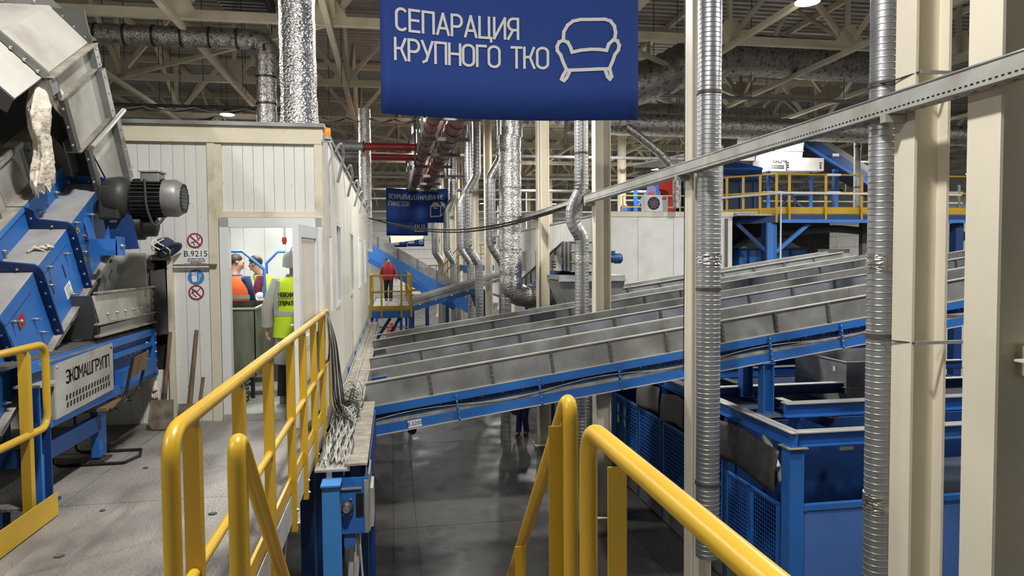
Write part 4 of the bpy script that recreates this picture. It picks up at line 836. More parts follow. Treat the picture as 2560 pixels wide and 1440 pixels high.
t = thing('grey_cabinet', 'tall pale grey cabinet at the far cabin end', 'cabinet', (-.6, 30, WF)); pbox(t, 'body', -1.05, -.35, 31.4, 32, WF, 5.55, 'white_clean'); pbox(t, 'door', -.95, -.45, 31.38, 31.4, WF+.2, 5.4, 'white_side'); pbox(t, 'top_trim', -1.07, -.33, 31.37, 32.02, 5.5, 5.58, 'cream')
t = thing('far_stair', 'distant yellow railed stair between the columns', 'stair', (3.2, 38, 0))
for z in (4.4, 4.9): G().tube([(1.6, 38, z-.3), (2.7, 38, z-.3), (3.6, 38, z+.8), (5.2, 38, z+.8)], .035, 6).build('rail', 'yellow', t)
for k in range(12): x = 1.7+.3*k; zb = 3.4+max(0, min(1.1, (x-2.7)*1.2)); pbox(t, 'post', x-.02, x+.02, 37.98, 38.02, zb, zb+1.2, 'yellow')
mem(t, 'stringer', (2.6, 38, 3.2), (3.7, 38, 4.6), .06, .25, 'yellow'); pbox(t, 'landing', 3.6, 5.4, 37.9, 39.5, 4.3, 4.6, 'blue'); pbox(t, 'leg', 5.1, 5.3, 38.2, 38.4, 0, 4.3, 'blue_deep'); pbox(t, 'lower_deck', 1.5, 2.7, 37.9, 39.5, 3.1, 3.3, 'blue'); pbox(t, 'leg', 1.7, 1.9, 38.2, 38.4, 0, 3.1, 'blue_deep')
t = thing('yellow_frame', 'yellow and grey machine frame beyond the walkway railing', 'frame', (1.6, 36, 0))
for z in (3.5, 3.9, 4.2): pbox(t, 'bar', .9, 3.2, 41.0, 41.08, z-.4, z-.27, 'yellow')
pbox(t, 'base', .9, 3.3, 41.0, 42, 2.4, 2.9, 'galv_dark'); pbox(t, 'leg', 1.0, 1.2, 41.2, 41.4, 0, 2.4, 'blue_deep'); pbox(t, 'leg', 3.0, 3.2, 41.2, 41.4, 0, 2.4, 'blue_deep')
# ---------------------------------------------------------------- grey hopper line behind the fourth conveyor
t = thing('funnel_hopper', 'grey funnel hopper feeding the farthest trough conveyor', 'hopper', (4.8, 17.4, 3.7))
def frustum(t, name, mat, a, b, z0, z1):
    g = G(); v = [(a[0], a[2], z0), (a[1], a[2], z0), (a[1], a[3], z0), (a[0], a[3], z0), (b[0], b[2], z1), (b[1], b[2], z1), (b[1], b[3], z1), (b[0], b[3], z1)]
    g.add(v, [(0, 1, 5, 4), (1, 2, 6, 5), (2, 3, 7, 6), (3, 0, 4, 7), (3, 2, 1, 0)]); return g.build(name, mat, t)
frustum(t, 'funnel', 'galv', (4.18, 5.5, 16.75, 17.9), (3.95, 5.6, 16.6, 18.0), 3.78, 4.4); frustum(t, 'outlet', 'galv', (4.3, 5.45, 16.85, 17.8), (4.18, 5.5, 16.75, 17.9), 3.2, 3.78)
for z in (3.78, 4.4): pbox(t, 'flange', 3.92 if z > 4 else 4.15, 5.63 if z > 4 else 5.53, 16.56 if z > 4 else 16.72, 16.6 if z > 4 else 16.75, z-.02, z+.02, 'galv_lit')
pbox(t, 'upper_band', 3.95, 5.6, 16.6, 18, 4.42, 4.52, 'galv')
t = thing('belt_end_box', 'grey inclined belt with end box and blue motor above the funnel', 'conveyor', (4.8, 20, 3.4))
for x in (4.35, 5.23):
    n = 8
    for k in range(n):
        f0, f1 = k/n, (k+1)/n; ya, yb = 17.8+6.8*f0+.01, 17.8+6.8*f1-.01; za, zb = 5.36-1.28*f0, 5.36-1.28*f1
        G().prism([(x, ya, za), (x, yb, zb), (x, yb, zb-.42), (x, ya, za-.42)], (.01, 0, 0)).build('side_panel', 'galv', t)
        if x < 5: pbox(t, 'rib', x-.05, x, ya, ya+.04, za-.4, za, 'galv_dark')
    mem(t, 'rim', (x, 17.8, 5.37), (x, 24.6, 4.09), .06, .03, 'galv_dark'); mem(t, 'blue_frame', (x, 17.9, 4.78), (x, 24.6, 3.5), .06, .28, 'blue')
mem(t, 'belt', (4.8, 17.8, 5.02), (4.8, 24.6, 3.74), .84, .04, 'rubber')
G().bb(4.35, 5.24, 16.95, 17.8, 4.62, 5.36).build('end_box', 'galv', t)
for z in (4.62, 4.85, 5.12, 5.36): pbox(t, 'flange', 4.32, 5.27, 16.92, 16.95, z-.012, z+.012, 'galv_lit')
for y in (17.0, 17.4): pbox(t, 'rib', 4.31, 4.35, y, y+.05, 4.62, 5.36, 'galv_dark')
pbox(t, 'guard', 4.2, 4.35, 17.9, 18.7, 4.62, 5.02, 'hoodwhite')
for k in range(3): pbox(t, 'guard_slot', 4.195, 4.2, 18.0, 18.6, 4.7+.07*k, 4.73+.07*k, 'black')
pbox(t, 'motor_plate', 5.27, 5.32, 17.0, 17.3, 4.6, 5.0, 'blue'); G().lathe([(.06, 0), (.11, .02), (.11, .2), (.13, .21), (.13, .36), (.09, .4)], (5.3, 17.15, 4.93), ax=(1, 0, 0), n=16).build('motor', 'blue_deep', t); pbox(t, 'terminal_box', 5.38, 5.5, 17.08, 17.2, 5.03, 5.12, 'blue_deep')
for y in (20, 24): pbox(t, 'leg', 4.5, 4.6, y-.05, y+.05, 0, 4.5-.19*(y-19), 'blue_deep')
# ---------------------------------------------------------------- second white cabin (right) with air conditioner
C2 = thing('sorting_cabin', 'white panelled cabin at centre right with air conditioner on its roof', 'cabin', (9, 24, PF))
e2 = [6.75, 7.75, 8.95, 10.15, 10.98]
for a, b in zip(e2, e2[1:]): pbox(C2, 'wall_panel', a+.006, b-.006, 21.7, 21.76, 2.6, 6.25, 'white_clean')
pbox(C2, 'fascia', 6.7, 11.0, 21.67, 21.76, 6.25, 6.4, 'cream'); pbox(C2, 'corner_post', 6.68, 6.77, 21.66, 21.76, 2.6, 6.4, 'cream')
pbox(C2, 'roof', 6.7, 17.9, 21.72, 48, 6.36, 6.42, 'galv_pale'); pbox(C2, 'end_wall', 10.92, 10.98, 21.76, 24.6, 2.6, 6.3, 'white_clean')
for k in range(12): pbox(C2, 'side_panel', 6.75, 6.8, 21.8+2.1*k, 23.88+2.1*k, 2.6, 6.36, 'white_clean')
for k in range(5):
    fr = G().bb(6.72, 6.75, 25+3.5*k, 26.2+3.5*k, 4.2, 5.4).build('window', 'pvc', C2); pbox(fr, 'window_pane', 6.71, 6.72, 25.1+3.5*k, 26.1+3.5*k, 4.3, 5.3, 'glass')
pbox(C2, 'recess_wall', 10.98, 16.4, 24.6, 24.66, 2.6, 6.3, 'steel_dark'); pbox(C2, 'wall_panel', 16.4, 17.9, 22.5, 22.56, 2.6, 6.3, 'white_clean'); pbox(C2, 'inner_post', 16.2, 16.4, 22.4, 22.6, 2.6, 6.3, 'galv_dark')
pbox(C2, 'small_door', 14.9, 16.1, 23.0, 23.05, 3.2, 5.2, 'white_clean'); pbox(C2, 'small_door_trim', 16.06, 16.12, 22.98, 23.05, 3.2, 5.2, 'pvc')
pbox(C2, 'cabin_floor', 6.7, 17.9, 21.76, 48, 2.45, 2.6, 'galv_dark')
for x, y in ((7, 22), (10.7, 22), (7, 34), (7, 46), (17.5, 23)): pbox(C2, 'leg', x-.1, x+.1, y-.1, y+.1, 0, 2.45, 'blue_deep')
for x in (10.72, 10.78): mem(C2, 'wall_conduit', (x, 21.66, 3.2), (x, 21.66, 6.2), .03, .03, 'galv_dark')
t = thing('air_conditioner', 'white outdoor air conditioner unit on the right cabin roof', 'air conditioner', (8.6, 22.2, 6.42))
pbox(t, 'casing', 8.13, 8.92, 22.1, 22.4, 6.45, 6.97, 'pvc'); G().lathe([(.21, 0), (.21, .01), (.19, .012)], (8.43, 22.1, 6.71), ax=(0, -1, 0), n=24).build('fan_grille', 'black', t)
for k in range(8): a = k*math.pi/4; mem(t, 'fan_blade', (8.43+.05*math.cos(a), 22.085, 6.71+.05*math.sin(a)), (8.43+.17*math.cos(a+.3), 22.085, 6.71+.17*math.sin(a+.3)), .01, .04, 'galv_dark')
G().lathe([(.05, 0), (.04, .02)], (8.43, 22.09, 6.71), ax=(0, -1, 0), n=12).build('fan_hub', 'galv_dark', t)
pbox(t, 'badge', 8.72, 8.86, 22.094, 22.1, 6.83, 6.92, 'red'); text_mesh('lettering', 'TCL', .07, 'paper', facing((8.79, 22.092, 6.875)), t)
for x in (8.25, 8.8): pbox(t, 'foot', x-.03, x+.03, 22.1, 22.4, 6.42, 6.45, 'galv_dark')
# raised platform with yellow railing at right
UP = 6.28
t = thing('raised_platform', 'raised blue platform with yellow railing at upper right', 'platform', (14, 22.5, UP))
pbox(t, 'deck', 11.0, 19.5, 21.4, 23.9, UP, UP+.05, 'galv_pale'); pbox(t, 'edge_beam', 12.3, 19.5, 21.3, 21.4, 6.04, UP+.03, 'blue_deep'); pbox(t, 'beam_lip', 12.4, 19.5, 21.22, 21.3, 6.04, 6.15, 'blue_light')
mem(t, 'edge_beam', (12.3, 21.35, 6.15), (10.9, 22.6, 6.15), .1, .22, 'blue_deep'); mem(t, 'toe_board', (12.3, 21.35, UP+.16), (10.95, 22.6, UP+.16), .02, .2, 'yellow')
pbox(t, 'toe_board', 12.3, 19.5, 21.36, 21.38, UP+.06, UP+.28, 'yellow')
for z in (7.62, 7.04):
    G().tube([(19.5, 21.35, z), (12.3, 21.35, z), (10.3, 23.2, z)], .028, 8).build('rail', 'yellow', t)
for x in (12.3, 12.75, 14.05, 15.35, 16.65, 17.95): pbox(t, 'post', x-.035, x+.035, 21.27, 21.32, 6.05, 7.62, 'yellow')
for k in range(5): p = V((12.3, 21.35, 0)).lerp(V((10.3, 23.2, 0)), .18+.2*k); pbox(t, 'post', p.x-.03, p.x+.03, p.y-.03, p.y+.03, UP, 7.62, 'yellow')
pbox(t, 'tall_post', 10.98, 11.04, 22.5, 22.56, UP, 8.7, 'cream_old'); pbox(t, 'tall_post', 17.6, 17.66, 22.5, 22.56, UP, 9.5, 'cream_old')
for z in (7.62, 7.04): pbox(t, 'white_sleeve', 14.1, 14.6, 21.31, 21.39, z-.035, z+.035, 'pvc')
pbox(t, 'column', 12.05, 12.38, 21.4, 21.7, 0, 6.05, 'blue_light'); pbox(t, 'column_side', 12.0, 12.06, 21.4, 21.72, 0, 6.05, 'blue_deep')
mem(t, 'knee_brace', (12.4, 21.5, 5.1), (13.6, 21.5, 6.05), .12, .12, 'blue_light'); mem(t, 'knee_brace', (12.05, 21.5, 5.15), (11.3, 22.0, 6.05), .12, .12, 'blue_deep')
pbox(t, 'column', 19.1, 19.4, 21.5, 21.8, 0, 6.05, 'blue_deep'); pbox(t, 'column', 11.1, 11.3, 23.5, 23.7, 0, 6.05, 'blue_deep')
t = thing('white_pipe', 'thin white pipe down from the raised platform railing', 'pipe', (12.45, 21.2, 4.2)); G().tube([(12.4, 21.2, 3.9), (12.4, 21.2, 7.0), (19, 21.2, 6.98)], .04, 8).build('run', 'pvc', t); G().tube(fillet([(12.4, 21.2, 7.0), (10.9, 22.5, 6.93), (10.8, 22.5, 6.0), (11.3, 22.4, 5.98)], .1, 3), .04, 8).build('branch', 'pvc', t)
t = thing('corrugated_hose', 'dark corrugated hose under the raised platform', 'hose', (13, 23, 5.8)); P = []; R = []
for k in range(60): P.append((12.6+.065*k, 22.6, 5.85-.05*math.sin(k*.12))); R.append(.12 if k % 2 else .14)
G().tube(P, R, 10).build('hose', 'galv_dark', t)
t = thing('blue_feeder', 'blue feed housing with grey hood under the raised platform', 'machine', (13.5, 23, 3.5))
pbox(t, 'housing', 12.0, 14.6, 23.2, 24.2, 3.8, 5.25, 'blue'); frustum(t, 'hood', 'galv_pale', (12.1, 14.4, 23.25, 24.1), (12.6, 13.9, 23.5, 24.0), 5.25, 5.62); pbox(t, 'hood_top', 12.6, 13.9, 23.5, 24, 5.6, 5.63, 'galv_pale')
for x in (12.35, 13.2, 13.95): pbox(t, 'rib', x-.03, x+.03, 23.14, 23.2, 3.8, 5.25, 'blue_deep')
pbox(t, 'top_flange', 11.95, 14.65, 23.12, 24.2, 5.2, 5.26, 'blue_deep'); pbox(t, 'plate', 12.9, 13.1, 23.12, 23.14, 4.7, 4.8, 'paper')
for x in (12.1, 14.4): pbox(t, 'leg', x-.08, x+.08, 23.3, 23.46, 0, 3.8, 'blue_deep')
t = thing('navy_machine', 'dark blue boxed screening machine behind the yellow railing', 'machine', (13.5, 27, 6.4))
pbox(t, 'body', 12.9, 15.0, 27, 29.8, UP, 8.0, 'navy'); G().prism([(12.7, 27.1, 8.0), (15.0, 27.1, 8.0), (15.0, 27.1, 8.6), (13.4, 27.1, 8.9), (12.7, 27.1, 8.8)], (0, 2.6, 0)).build('upper_body', 'blue_deep', t)
for x in (13.4, 14.0, 14.6): pbox(t, 'rib', x-.04, x+.04, 26.93, 27.0, UP, 8.0, 'blue_deep')
for z in (8.2, 8.5): pbox(t, 'waist', 12.8, 15.0, 27.03, 27.1, z, z+.06, 'blue')
MV = []
t = thing('white_chute', 'bright grey chute and vented box above the yellow railing', 'machine', (16, 27, 8.4))
MV.append(t)
frustum(t, 'chute', 'hoodwhite', (15.05, 16.55, 26.6, 27.8), (15.15, 16.7, 26.6, 27.8), 8.95, 10.1)
for z in (8.95, 9.25, 9.7): pbox(t, 'seam', 15.03, 16.62, 26.57, 26.6, z, z+.03, 'hoodwhite')
pbox(t, 'box', 14.98, 17.45, 26.4, 27.9, 8.4, 8.95, 'hoodwhite'); pbox(t, 'guard', 14.92, 15.62, 26.3, 26.4, 8.36, 8.93, 'galv_pale')
g = G(); word(g, 'ЭКОМАШГРУПП', 15.0, 8.7, .1, .018, lambda a, b: (a, 26.295, b), sp=.12); g.build('lettering', 'black', t)
for r in range(2):
    for k in range(12): mem(t, 'vent', (14.98+.048*k, 26.295, 8.46+.09*r), (14.99+.048*k, 26.295, 8.52+.09*r), .03, .008, 'black')
for x in (15.75, 17.25):
    for k in range(3): pbox(t, 'vent', x, x+.07, 26.395, 26.4, 8.5+.1*k, 8.56+.1*k, 'black')
for x in (15.2, 17.2): pbox(t, 'leg', x-.06, x+.06, 26.9, 27.0, UP, 8.4, 'blue')
mem(t, 'cross_brace', (15.2, 26.9, 6.5), (17.2, 26.9, 8.2), .08, .08, 'blue_deep'); mem(t, 'cross_brace', (17.2, 26.9, 6.5), (15.2, 26.9, 8.2), .08, .08, 'blue_deep'); pbox(t, 'tie', 15.2, 17.2, 26.9, 26.98, 7.4, 7.5, 'blue')
t = thing('hooded_head', 'dark grey hooded conveyor head high at the right', 'machine', (15.5, 28, 10))
MV.append(t)
G().prism([(14.2, 27.9, 9.0), (16.7, 27.9, 9.0), (17.2, 27.9, 10.3), (16.2, 27.9, 10.9), (14.9, 27.9, 10.8), (14.25, 27.9, 10.2)], (0, 1.6, 0)).build('hood', 'galv_dark', t)
G().prism([(15.6, 27.8, 10.3), (16.9, 27.8, 9.9), (17.2, 27.8, 10.35), (16.1, 27.8, 10.85)], (0, .1, 0)).build('vented_panel', 'galv_dark', t); G().prism([(15.1, 27.8, 10.55), (15.7, 27.8, 10.2), (15.1, 27.8, 10.15)], (0, .1, 0)).build('bright_plate', 'galv_lit', t)
pbox(t, 'leg', 15.3, 15.5, 28.4, 28.6, UP, 9.0, 'blue_deep'); pbox(t, 'sticker', 14.6, 14.7, 27.89, 27.9, 10.0, 10.15, 'paper')
t = thing('inclined_conveyor', 'dark blue belt conveyor sloping down at far right above the railing', 'conveyor', (18, 27, 9))
MV.append(t)
mem(t, 'blue_side', (16.6, 27, 9.95), (21.5, 27, 7.3), .15, .5, 'blue_deep'); mem(t, 'blue_flange', (16.6, 26.9, 9.72), (21.5, 26.9, 7.07), .1, .1, 'blue'); mem(t, 'grey_side', (16.8, 27, 10.25), (21.6, 27, 7.65), .1, .3, 'galv_dark'); mem(t, 'belt_bed', (16.6, 27.7, 9.9), (21.5, 27.7, 7.25), 1.2, .2, 'navy')
p = V((18.3, 26.85, 9.15)); pbox(t, 'code_plate', 18.15, 18.45, 26.82, 26.84, 9.1, 9.22, 'paper'); pbox(t, 'leg', 18.5, 18.7, 27.2, 27.4, UP, 8.6, 'blue')
for q in MV: q.location += V((.85, 1.5, .2))   # stands just behind the lamp
t = thing('grey_stack', 'upright grey pipe behind the yellow railing at right', 'pipe', (17.1, 24, UP)); G().tube([(17.1, 24, UP), (17.1, 24, 9.3)], .12, 14).build('pipe', 'galv', t); G().lathe([(.14, -.03), (.14, .03)], (17.1, 24, 9.0), n=14).build('band', 'steel_dark', t); G().lathe([(.14, -.03), (.14, .03)], (17.1, 24, 7.5), n=14).build('band', 'steel_dark', t)
t = thing('pallet_pile', 'white sacks and parts on the raised platform at right', 'sacks', (17.6, 22.4, UP+.05))
for k in range(3): G().lathe([(.02, 0), (.2, .05), (.18, .25), (.03, .35)], (17.2+.35*k, 22.3+.1*k, UP+.05), n=10).build('sack', 'pinkroll', t)
t = thing('red_press', 'red and blue machine behind the air conditioner', 'machine', (12, 30, 6.4))
pbox(t, 'red_body', 11.5, 12.4, 30, 31, 6.42, 8.5, 'orangemach'); G().prism([(11.5, 30, 8.2), (12.4, 30, 8.5), (12.4, 30, 8.75), (11.9, 30, 8.75)], (0, 1, 0)).build('red_top', 'orangemach', t); G().lathe([(.85, 0), (.85, 1.6)], (13.3, 30.6, 7.75), ax=(.25, .1, 0), n=24).build('blue_drum', 'blue_deep', t); pbox(t, 'panel', 11.6, 11.75, 29.98, 30, 7.5, 7.9, 'paper')
t = thing('blue_gantry', 'small blue gantry frame left of the red machine', 'frame', (11, 30, 6.42))
for x in (10.45, 11.4): pbox(t, 'upright', x-.07, x+.07, 29.5, 29.64, 6.42, 8.25, 'blue')
pbox(t, 'beam', 10.35, 11.5, 29.5, 29.64, 8.1, 8.26, 'blue'); mem(t, 'brace', (10.55, 29.57, 7.2), (11.2, 29.57, 8.1), .1, .1, 'blue_light'); G().lathe([(.22, 0), (.24, .1), (.24, .7), (.2, .78)], (10.0, 29.5, 6.42), n=16).build('barrel', 'blue_deep', t)
t = thing('roof_conveyor', 'grey edged conveyor above the red machine', 'conveyor', (12, 31, 9)); mem(t, 'side', (10.9, 31, 8.95), (14.6, 31, 9.75), .12, .35, 'galv_dark'); mem(t, 'rim', (10.9, 30.93, 9.15), (14.6, 30.93, 9.95), .06, .06, 'galv'); pbox(t, 'leg', 12.9, 13.05, 31, 31.15, 6.42, 9.2, 'blue_deep')
t = thing('roof_railing', 'thin yellow railing on the right cabin roof', 'railing', (9, 26, 6.42))
for z in (7.4, 6.95): G().tube([(9.0, 27, z), (13.2, 27, z)], .025, 6).build('rail', 'yellow', t)
for k in range(6): pbox(t, 'post', 9.0+.8*k, 9.04+.8*k, 27, 27.04, 6.42, 7.4, 'yellow')
# building seen between the two rightmost columns
t = thing('white_booth', 'white booth with windows seen between the rightmost columns', 'booth', (21.5, 24, 0))
pbox(t, 'wall', 19.8, 23.4, 24, 24.1, 0, 6.3, 'white_clean'); pbox(t, 'wall_band', 19.8, 23.4, 23.97, 24, 5.55, 5.62, 'galv_pale'); pbox(t, 'window_frame', 20.9, 22.4, 23.96, 24, 4.55, 5.4, 'pvc'); pbox(t, 'window_pane', 20.97, 21.6, 23.95, 23.96, 4.6, 5.33, 'pinkroll'); pbox(t, 'window_pane', 21.66, 22.33, 23.95, 23.96, 4.6, 5.33, 'pinkroll')
pbox(t, 'roof_blue', 20.6, 23, 23.9, 25, 6.3, 6.5, 'blue_light'); pbox(t, 'side_wall', 23.3, 23.4, 24, 30, 0, 6.3, 'white_clean')
G().tube([(21.35, 23.9, 6.0), (21.55, 23.9, 5.8), (21.55, 23.9, 5.5)], .06, 8).build('hose', 'black', t)
t = thing('steel_shelving', 'grey steel shelving far behind the white booth', 'shelving', (25.5, 30, 6))
for x in (24.2, 25.5, 26.8): pbox(t, 'upright', x-.05, x+.05, 30, 30.1, 0, 8.3, 'galv_dark')
for z in (6.9, 7.4, 7.9): pbox(t, 'shelf', 24, 27, 30, 30.6, z, z+.08, 'galv')
# long sagging cable across the aisle
t = thing('sagging_cable', 'black cable bundle sagging across the aisle from the cabin', 'cable', (-.7, 19, 6.1))
for q in range(2):
    P = []
    for k in range(31):
        u = k/30; P.append((-.72+5.0*u, 21.3-8.0*u-.02*q, 6.18-.62*math.sin(math.pi*u)*(1-.1*q)+.1*u))
    G().tube(P, .02, 6).build('cable', 'cable_dark', t)
t = thing('thin_cable', 'thin cable hanging down left of the column before the conveyors', 'cable', (3.62, 8.5, 4)); G().tube([(3.64, 8.45, 12), (3.64, 8.47, 7), (3.63, 8.45, 5), (3.64, 8.5, 3.5)], .006, 5).build('cable', 'cable_dark', t)
# ---------------------------------------------------------------- inclined blue feeder machine at left
TH = math.atan(.6)
M = thing('inclined_feeder', 'large blue inclined feed conveyor with grey hood at the left', 'machine', (-2.58, 5.2, 4.593), rot=(TH, 0, 0))
LB = lambda n, v0, v1, u0, u1, w0, w1, m, par=None: pbox(par or M, n, v0, v1, u0, u1, w0, w1, m, True)
RB = [-2.3, -1.45, -.75, -.1, .55, 1.2, 2.05]
for a, b in zip(RB, RB[1:]):
    p = LB('side_plate', -.012, 0, a+.006, b-.006, -.56, 0, 'blue'); LB('ledge_plate', -.27, -.002, a+.006, b-.006, -.012, .004, 'dustblue')
    LB('upper_plate', -.282, -.27, a+.006, b-.006, 0, .195, 'blue'); LB('upper_flange', -.40, -.265, a+.006, b-.006, .19, .2, 'dust'); LB('flange_edge', -.268, -.258, a+.006, b-.006, .165, .2, 'blue_light')
    LB('trough_wall', -.40, -.392, a+.004, b-.004, .2, .53, 'galv_pale')
LB('trough_wall', -.40, -.392, 2.054, 2.65, .2, .53, 'galv_pale'); LB('upper_flange', -.40, -.265, 2.06, 2.65, .19, .2, 'dust')
LB('rim', -.47, -.37, -2.3, 2.2, .53, .545, 'dust'); LB('rim_lip', -.38, -.37, -2.3, 2.2, .5, .53, 'galv_pale')
LB('far_wall', -1.9, -1.89, -2.3, 2.65, -.1, 1.4, 'galv_dark'); LB('belt', -1.89, -.4, -2.3, 2.6, .05, .08, 'shade_black'); LB('end_wall', -1.89, -.02, 2.62, 2.64, -.2, 1.38, 'galv_dark')  # belt coloured near-black for the shade inside the trough
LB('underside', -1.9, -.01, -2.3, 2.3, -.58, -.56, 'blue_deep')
LB('bottom_flange', -.1, .05, -2.3, 2.0, -.575, -.562, 'dust'); G().prism([(.05, -2.3, -.562), (.05, 2.0, -.562), (.02, 2.0, -.64), (.02, -2.3, -.64)], (.006, 0, 0)).build('flange_skirt', 'galv_pale', M, local=True)
for k in range(10): LB('flange_slot', .045, .058, -1.2+.32*k, -1.16+.32*k, -.61, -.595, 'black')
# ribs following the stepped outline, their shade put into a darker blue
ro = [(-.27, .19), (-.27, .045), (-.255, .0), (-.22, -.012), (0, -.012), (0, -.56), (.065, -.56), (.065, .0), (.05, .04), (.02, .065), (-.18, .09), (-.2, .11), (-.2, .17), (-.24, .195)]
for u in RB[1:]:
    o = G().prism([(a, u-.008, b) for a, b in ro], (0, .016, 0)).build('rib', 'blue_deep', M, local=True)
    for a, b in ((.03, -.08), (.035, -.18), (.035, -.3), (.035, -.42), (.035, -.52), (-.1, .03), (-.235, .1)): bolt(o, (a, u-.008, b), (0, -1, 0), .011, .01, local=True)
for u, w0, w1 in ((1.73, .2, .52), (2.5, .2, .52), (1.0, .2, .52)):
    LB('stiffener', -.392, -.33, u-.005, u+.005, w0, w1, 'galv'); LB('stiffener_leg', -.392, -.385, u-.08, u, w0, w1, 'galv')
    for k in range(3): bolt(M, (-.36, u-.005, w0+.05+.1*k), (0, -1, 0), .012, .01, 'steel_dark', True)
for u, w in ((-.35, -.1), (-.2, -.3), (.1, -.12), (.35, -.28), (.38, -.42), (.75, -.08), (.68, -.2), (1.05, -.14), (.95, -.46), (1.35, -.02), (1.45, -.2), (1.35, -.3), (1.55, -.4), (1.65, -.1), (.2, -.5), (-.3, -.5)):
    bolt(M, (0, u, w), (1, 0, 0), .014, .05, local=True)
for u in (.75, 1.4, 1.75, -.2): bolt(M, (-.27, u, .06), (1, 0, 0), .016, .04, local=True)
LB('red_plate', 0, .006, .15, .24, -.23, -.14, 'red'); bolt(M, (.006, .195, -.185), (1, 0, 0), .016, .012, local=True)
for u, w in ((.96, -.25), (.72, -.245), (.01, -.245)): LB('slot', -.001, .003, u-.008, u+.008, w-.06, w+.06, 'black')
for u0, u1 in ((.62, 1.12), (-.1, .42)):
    LB('hatch_seam', 0, .0015, u0, u1, -.1, -.096, 'navy'); LB('hatch_seam', 0, .0015, u0, u0+.004, -.36, -.1, 'navy')
LB('white_label', 0, .002, .88, 1.0, -.47, -.36, 'paper')
for k in range(5): LB('label_line', .002, .003, .9, .98-.01*(k % 3), -.45+.018*k, -.446+.018*k, 'black')
for u, w, s in ((1.36, -.1, .07), (1.36, -.38, .05)):
    c = V((0.003, u, w)); d1 = V((0, math.cos(TH), -math.sin(TH))); d2 = V((0, math.sin(TH), math.cos(TH)))
    G().prism([c-d1*s*.5-d2*s*.6, c+d1*s*.6, c-d1*s*.5+d2*s*.6], (.002, 0, 0)).build('warning_triangle', 'signyellow', M, local=True)
    G().prism([c-d1*s*.2-d2*s*.15+V((.003, 0, 0)), c+d1*s*.25+V((.003, 0, 0)), c-d1*s*.2+d2*s*.2+V((.003, 0, 0))], (.001, 0, 0)).build('warning_mark', 'black', M, local=True)
for q in range(3): G().tube([(-.14+.05*q, .82+.05*q, .012), (-.1+.05*q, .86, .03), (-.03+.02*q, .84+.03*q, .008)], [.012, .016, .006], 6).build('debris', 'rag', M, local=True)
# head hood: three stepped side panels, ledges, roof
for v, w0, w1, u0 in ((-.05, .89, 1.08, 1.72), (-.03, .43, .87, 1.76), (0, -.2, .40, 1.9)):
    LB('hood_panel', v-.01, v, u0, 2.64, w0, w1, 'galv_pale'); LB('hood_ledge', v-.06, v+.05, u0, 2.66, w0-.012, w0, 'dust' if w0 > 0 else 'galv')
    LB('hood_end_flange', v-.01, v+.06, 2.56, 2.66, w0, w1, 'galv'); LB('hood_front_flange', v-.005, v+.035, u0-.02, u0+.05, w0, w1, 'galv_dark')
    for k in range(3):
        w_ = w0+(w1-w0)*(.15+.35*k); bolt(M, (v+.06, 2.61, w_), (1, 0, 0), .013, .012, local=True); bolt(M, (v+.01, u0-.02, w_), (0, -1, 0), .013, .012, local=True)
LB('hood_rim', -.09, .02, 1.62, 2.66, 1.08, 1.092, 'dust'); LB('hood_corner', -.12, .0, 1.6, 1.72, .96, 1.08, 'galv')
rf = [(-.05, 1.1), (-.29, 1.40), (-1.7, 1.40), (-1.7, 1.385), (-.3, 1.385), (-.06, 1.085)]
G().prism([(a, 1.62, b) for a, b in rf], (0, 1.03, 0)).build('roof_sheet', 'hoodwhite', M, local=True); G().prism([(a, 1.12, b) for a, b in rf], (0, .495, 0)).build('roof_sheet', 'hoodwhite', M, local=True)
G().prism([(a, 1.1, b) for a, b in [(-.05, 1.1), (-.29, 1.4), (-1.7, 1.4), (-1.7, 1.2), (-.4, 1.2), (-.12, 1.0)]], (0, .012, 0)).build('roof_front_plate', 'galv_dark', M, local=True)
for u in (1.615, 2.65):
    G().prism([(a, u-.02, b) for a, b in [(-.04, 1.1), (-.28, 1.4), (-1.7, 1.4), (-1.7, 1.45), (-.26, 1.45), (.02, 1.12)]], (0, .03 if u < 2 else .012, 0)).build('roof_flange', 'galv', M, local=True)
    for q in range(3): bolt(M, (-.06-.07*q, u-.02, 1.15+.085*q), (0, -1, 0), .016, .014, local=True); bolt(M, (-.4-.25*q, u-.02, 1.425), (0, -1, 0), .016, .014, local=True)
G().tube([(.045, 1.93, .40), (.045, 2.84, .41)], .022, 10).build('conduit', 'galv_pale', M, local=True)
G().tube([(.02, 1.98, .3), (.03, 2.1, .0), (.05, 2.15, -.12)], .007, 6).build('wire', 'cable_dark', M, local=True)
LB('head_bracket', -.2, -.19, 1.98, 2.12, .1, .42, 'galv'); G().prism([(-.3, 1.99, .1), (-.2, 1.99, .1), (-.17, 1.99, .28), (-.28, 1.99, .5), (-.36, 1.99, .5)], (0, .012, 0)).build('head_bracket', 'galv_dark', M, local=True)
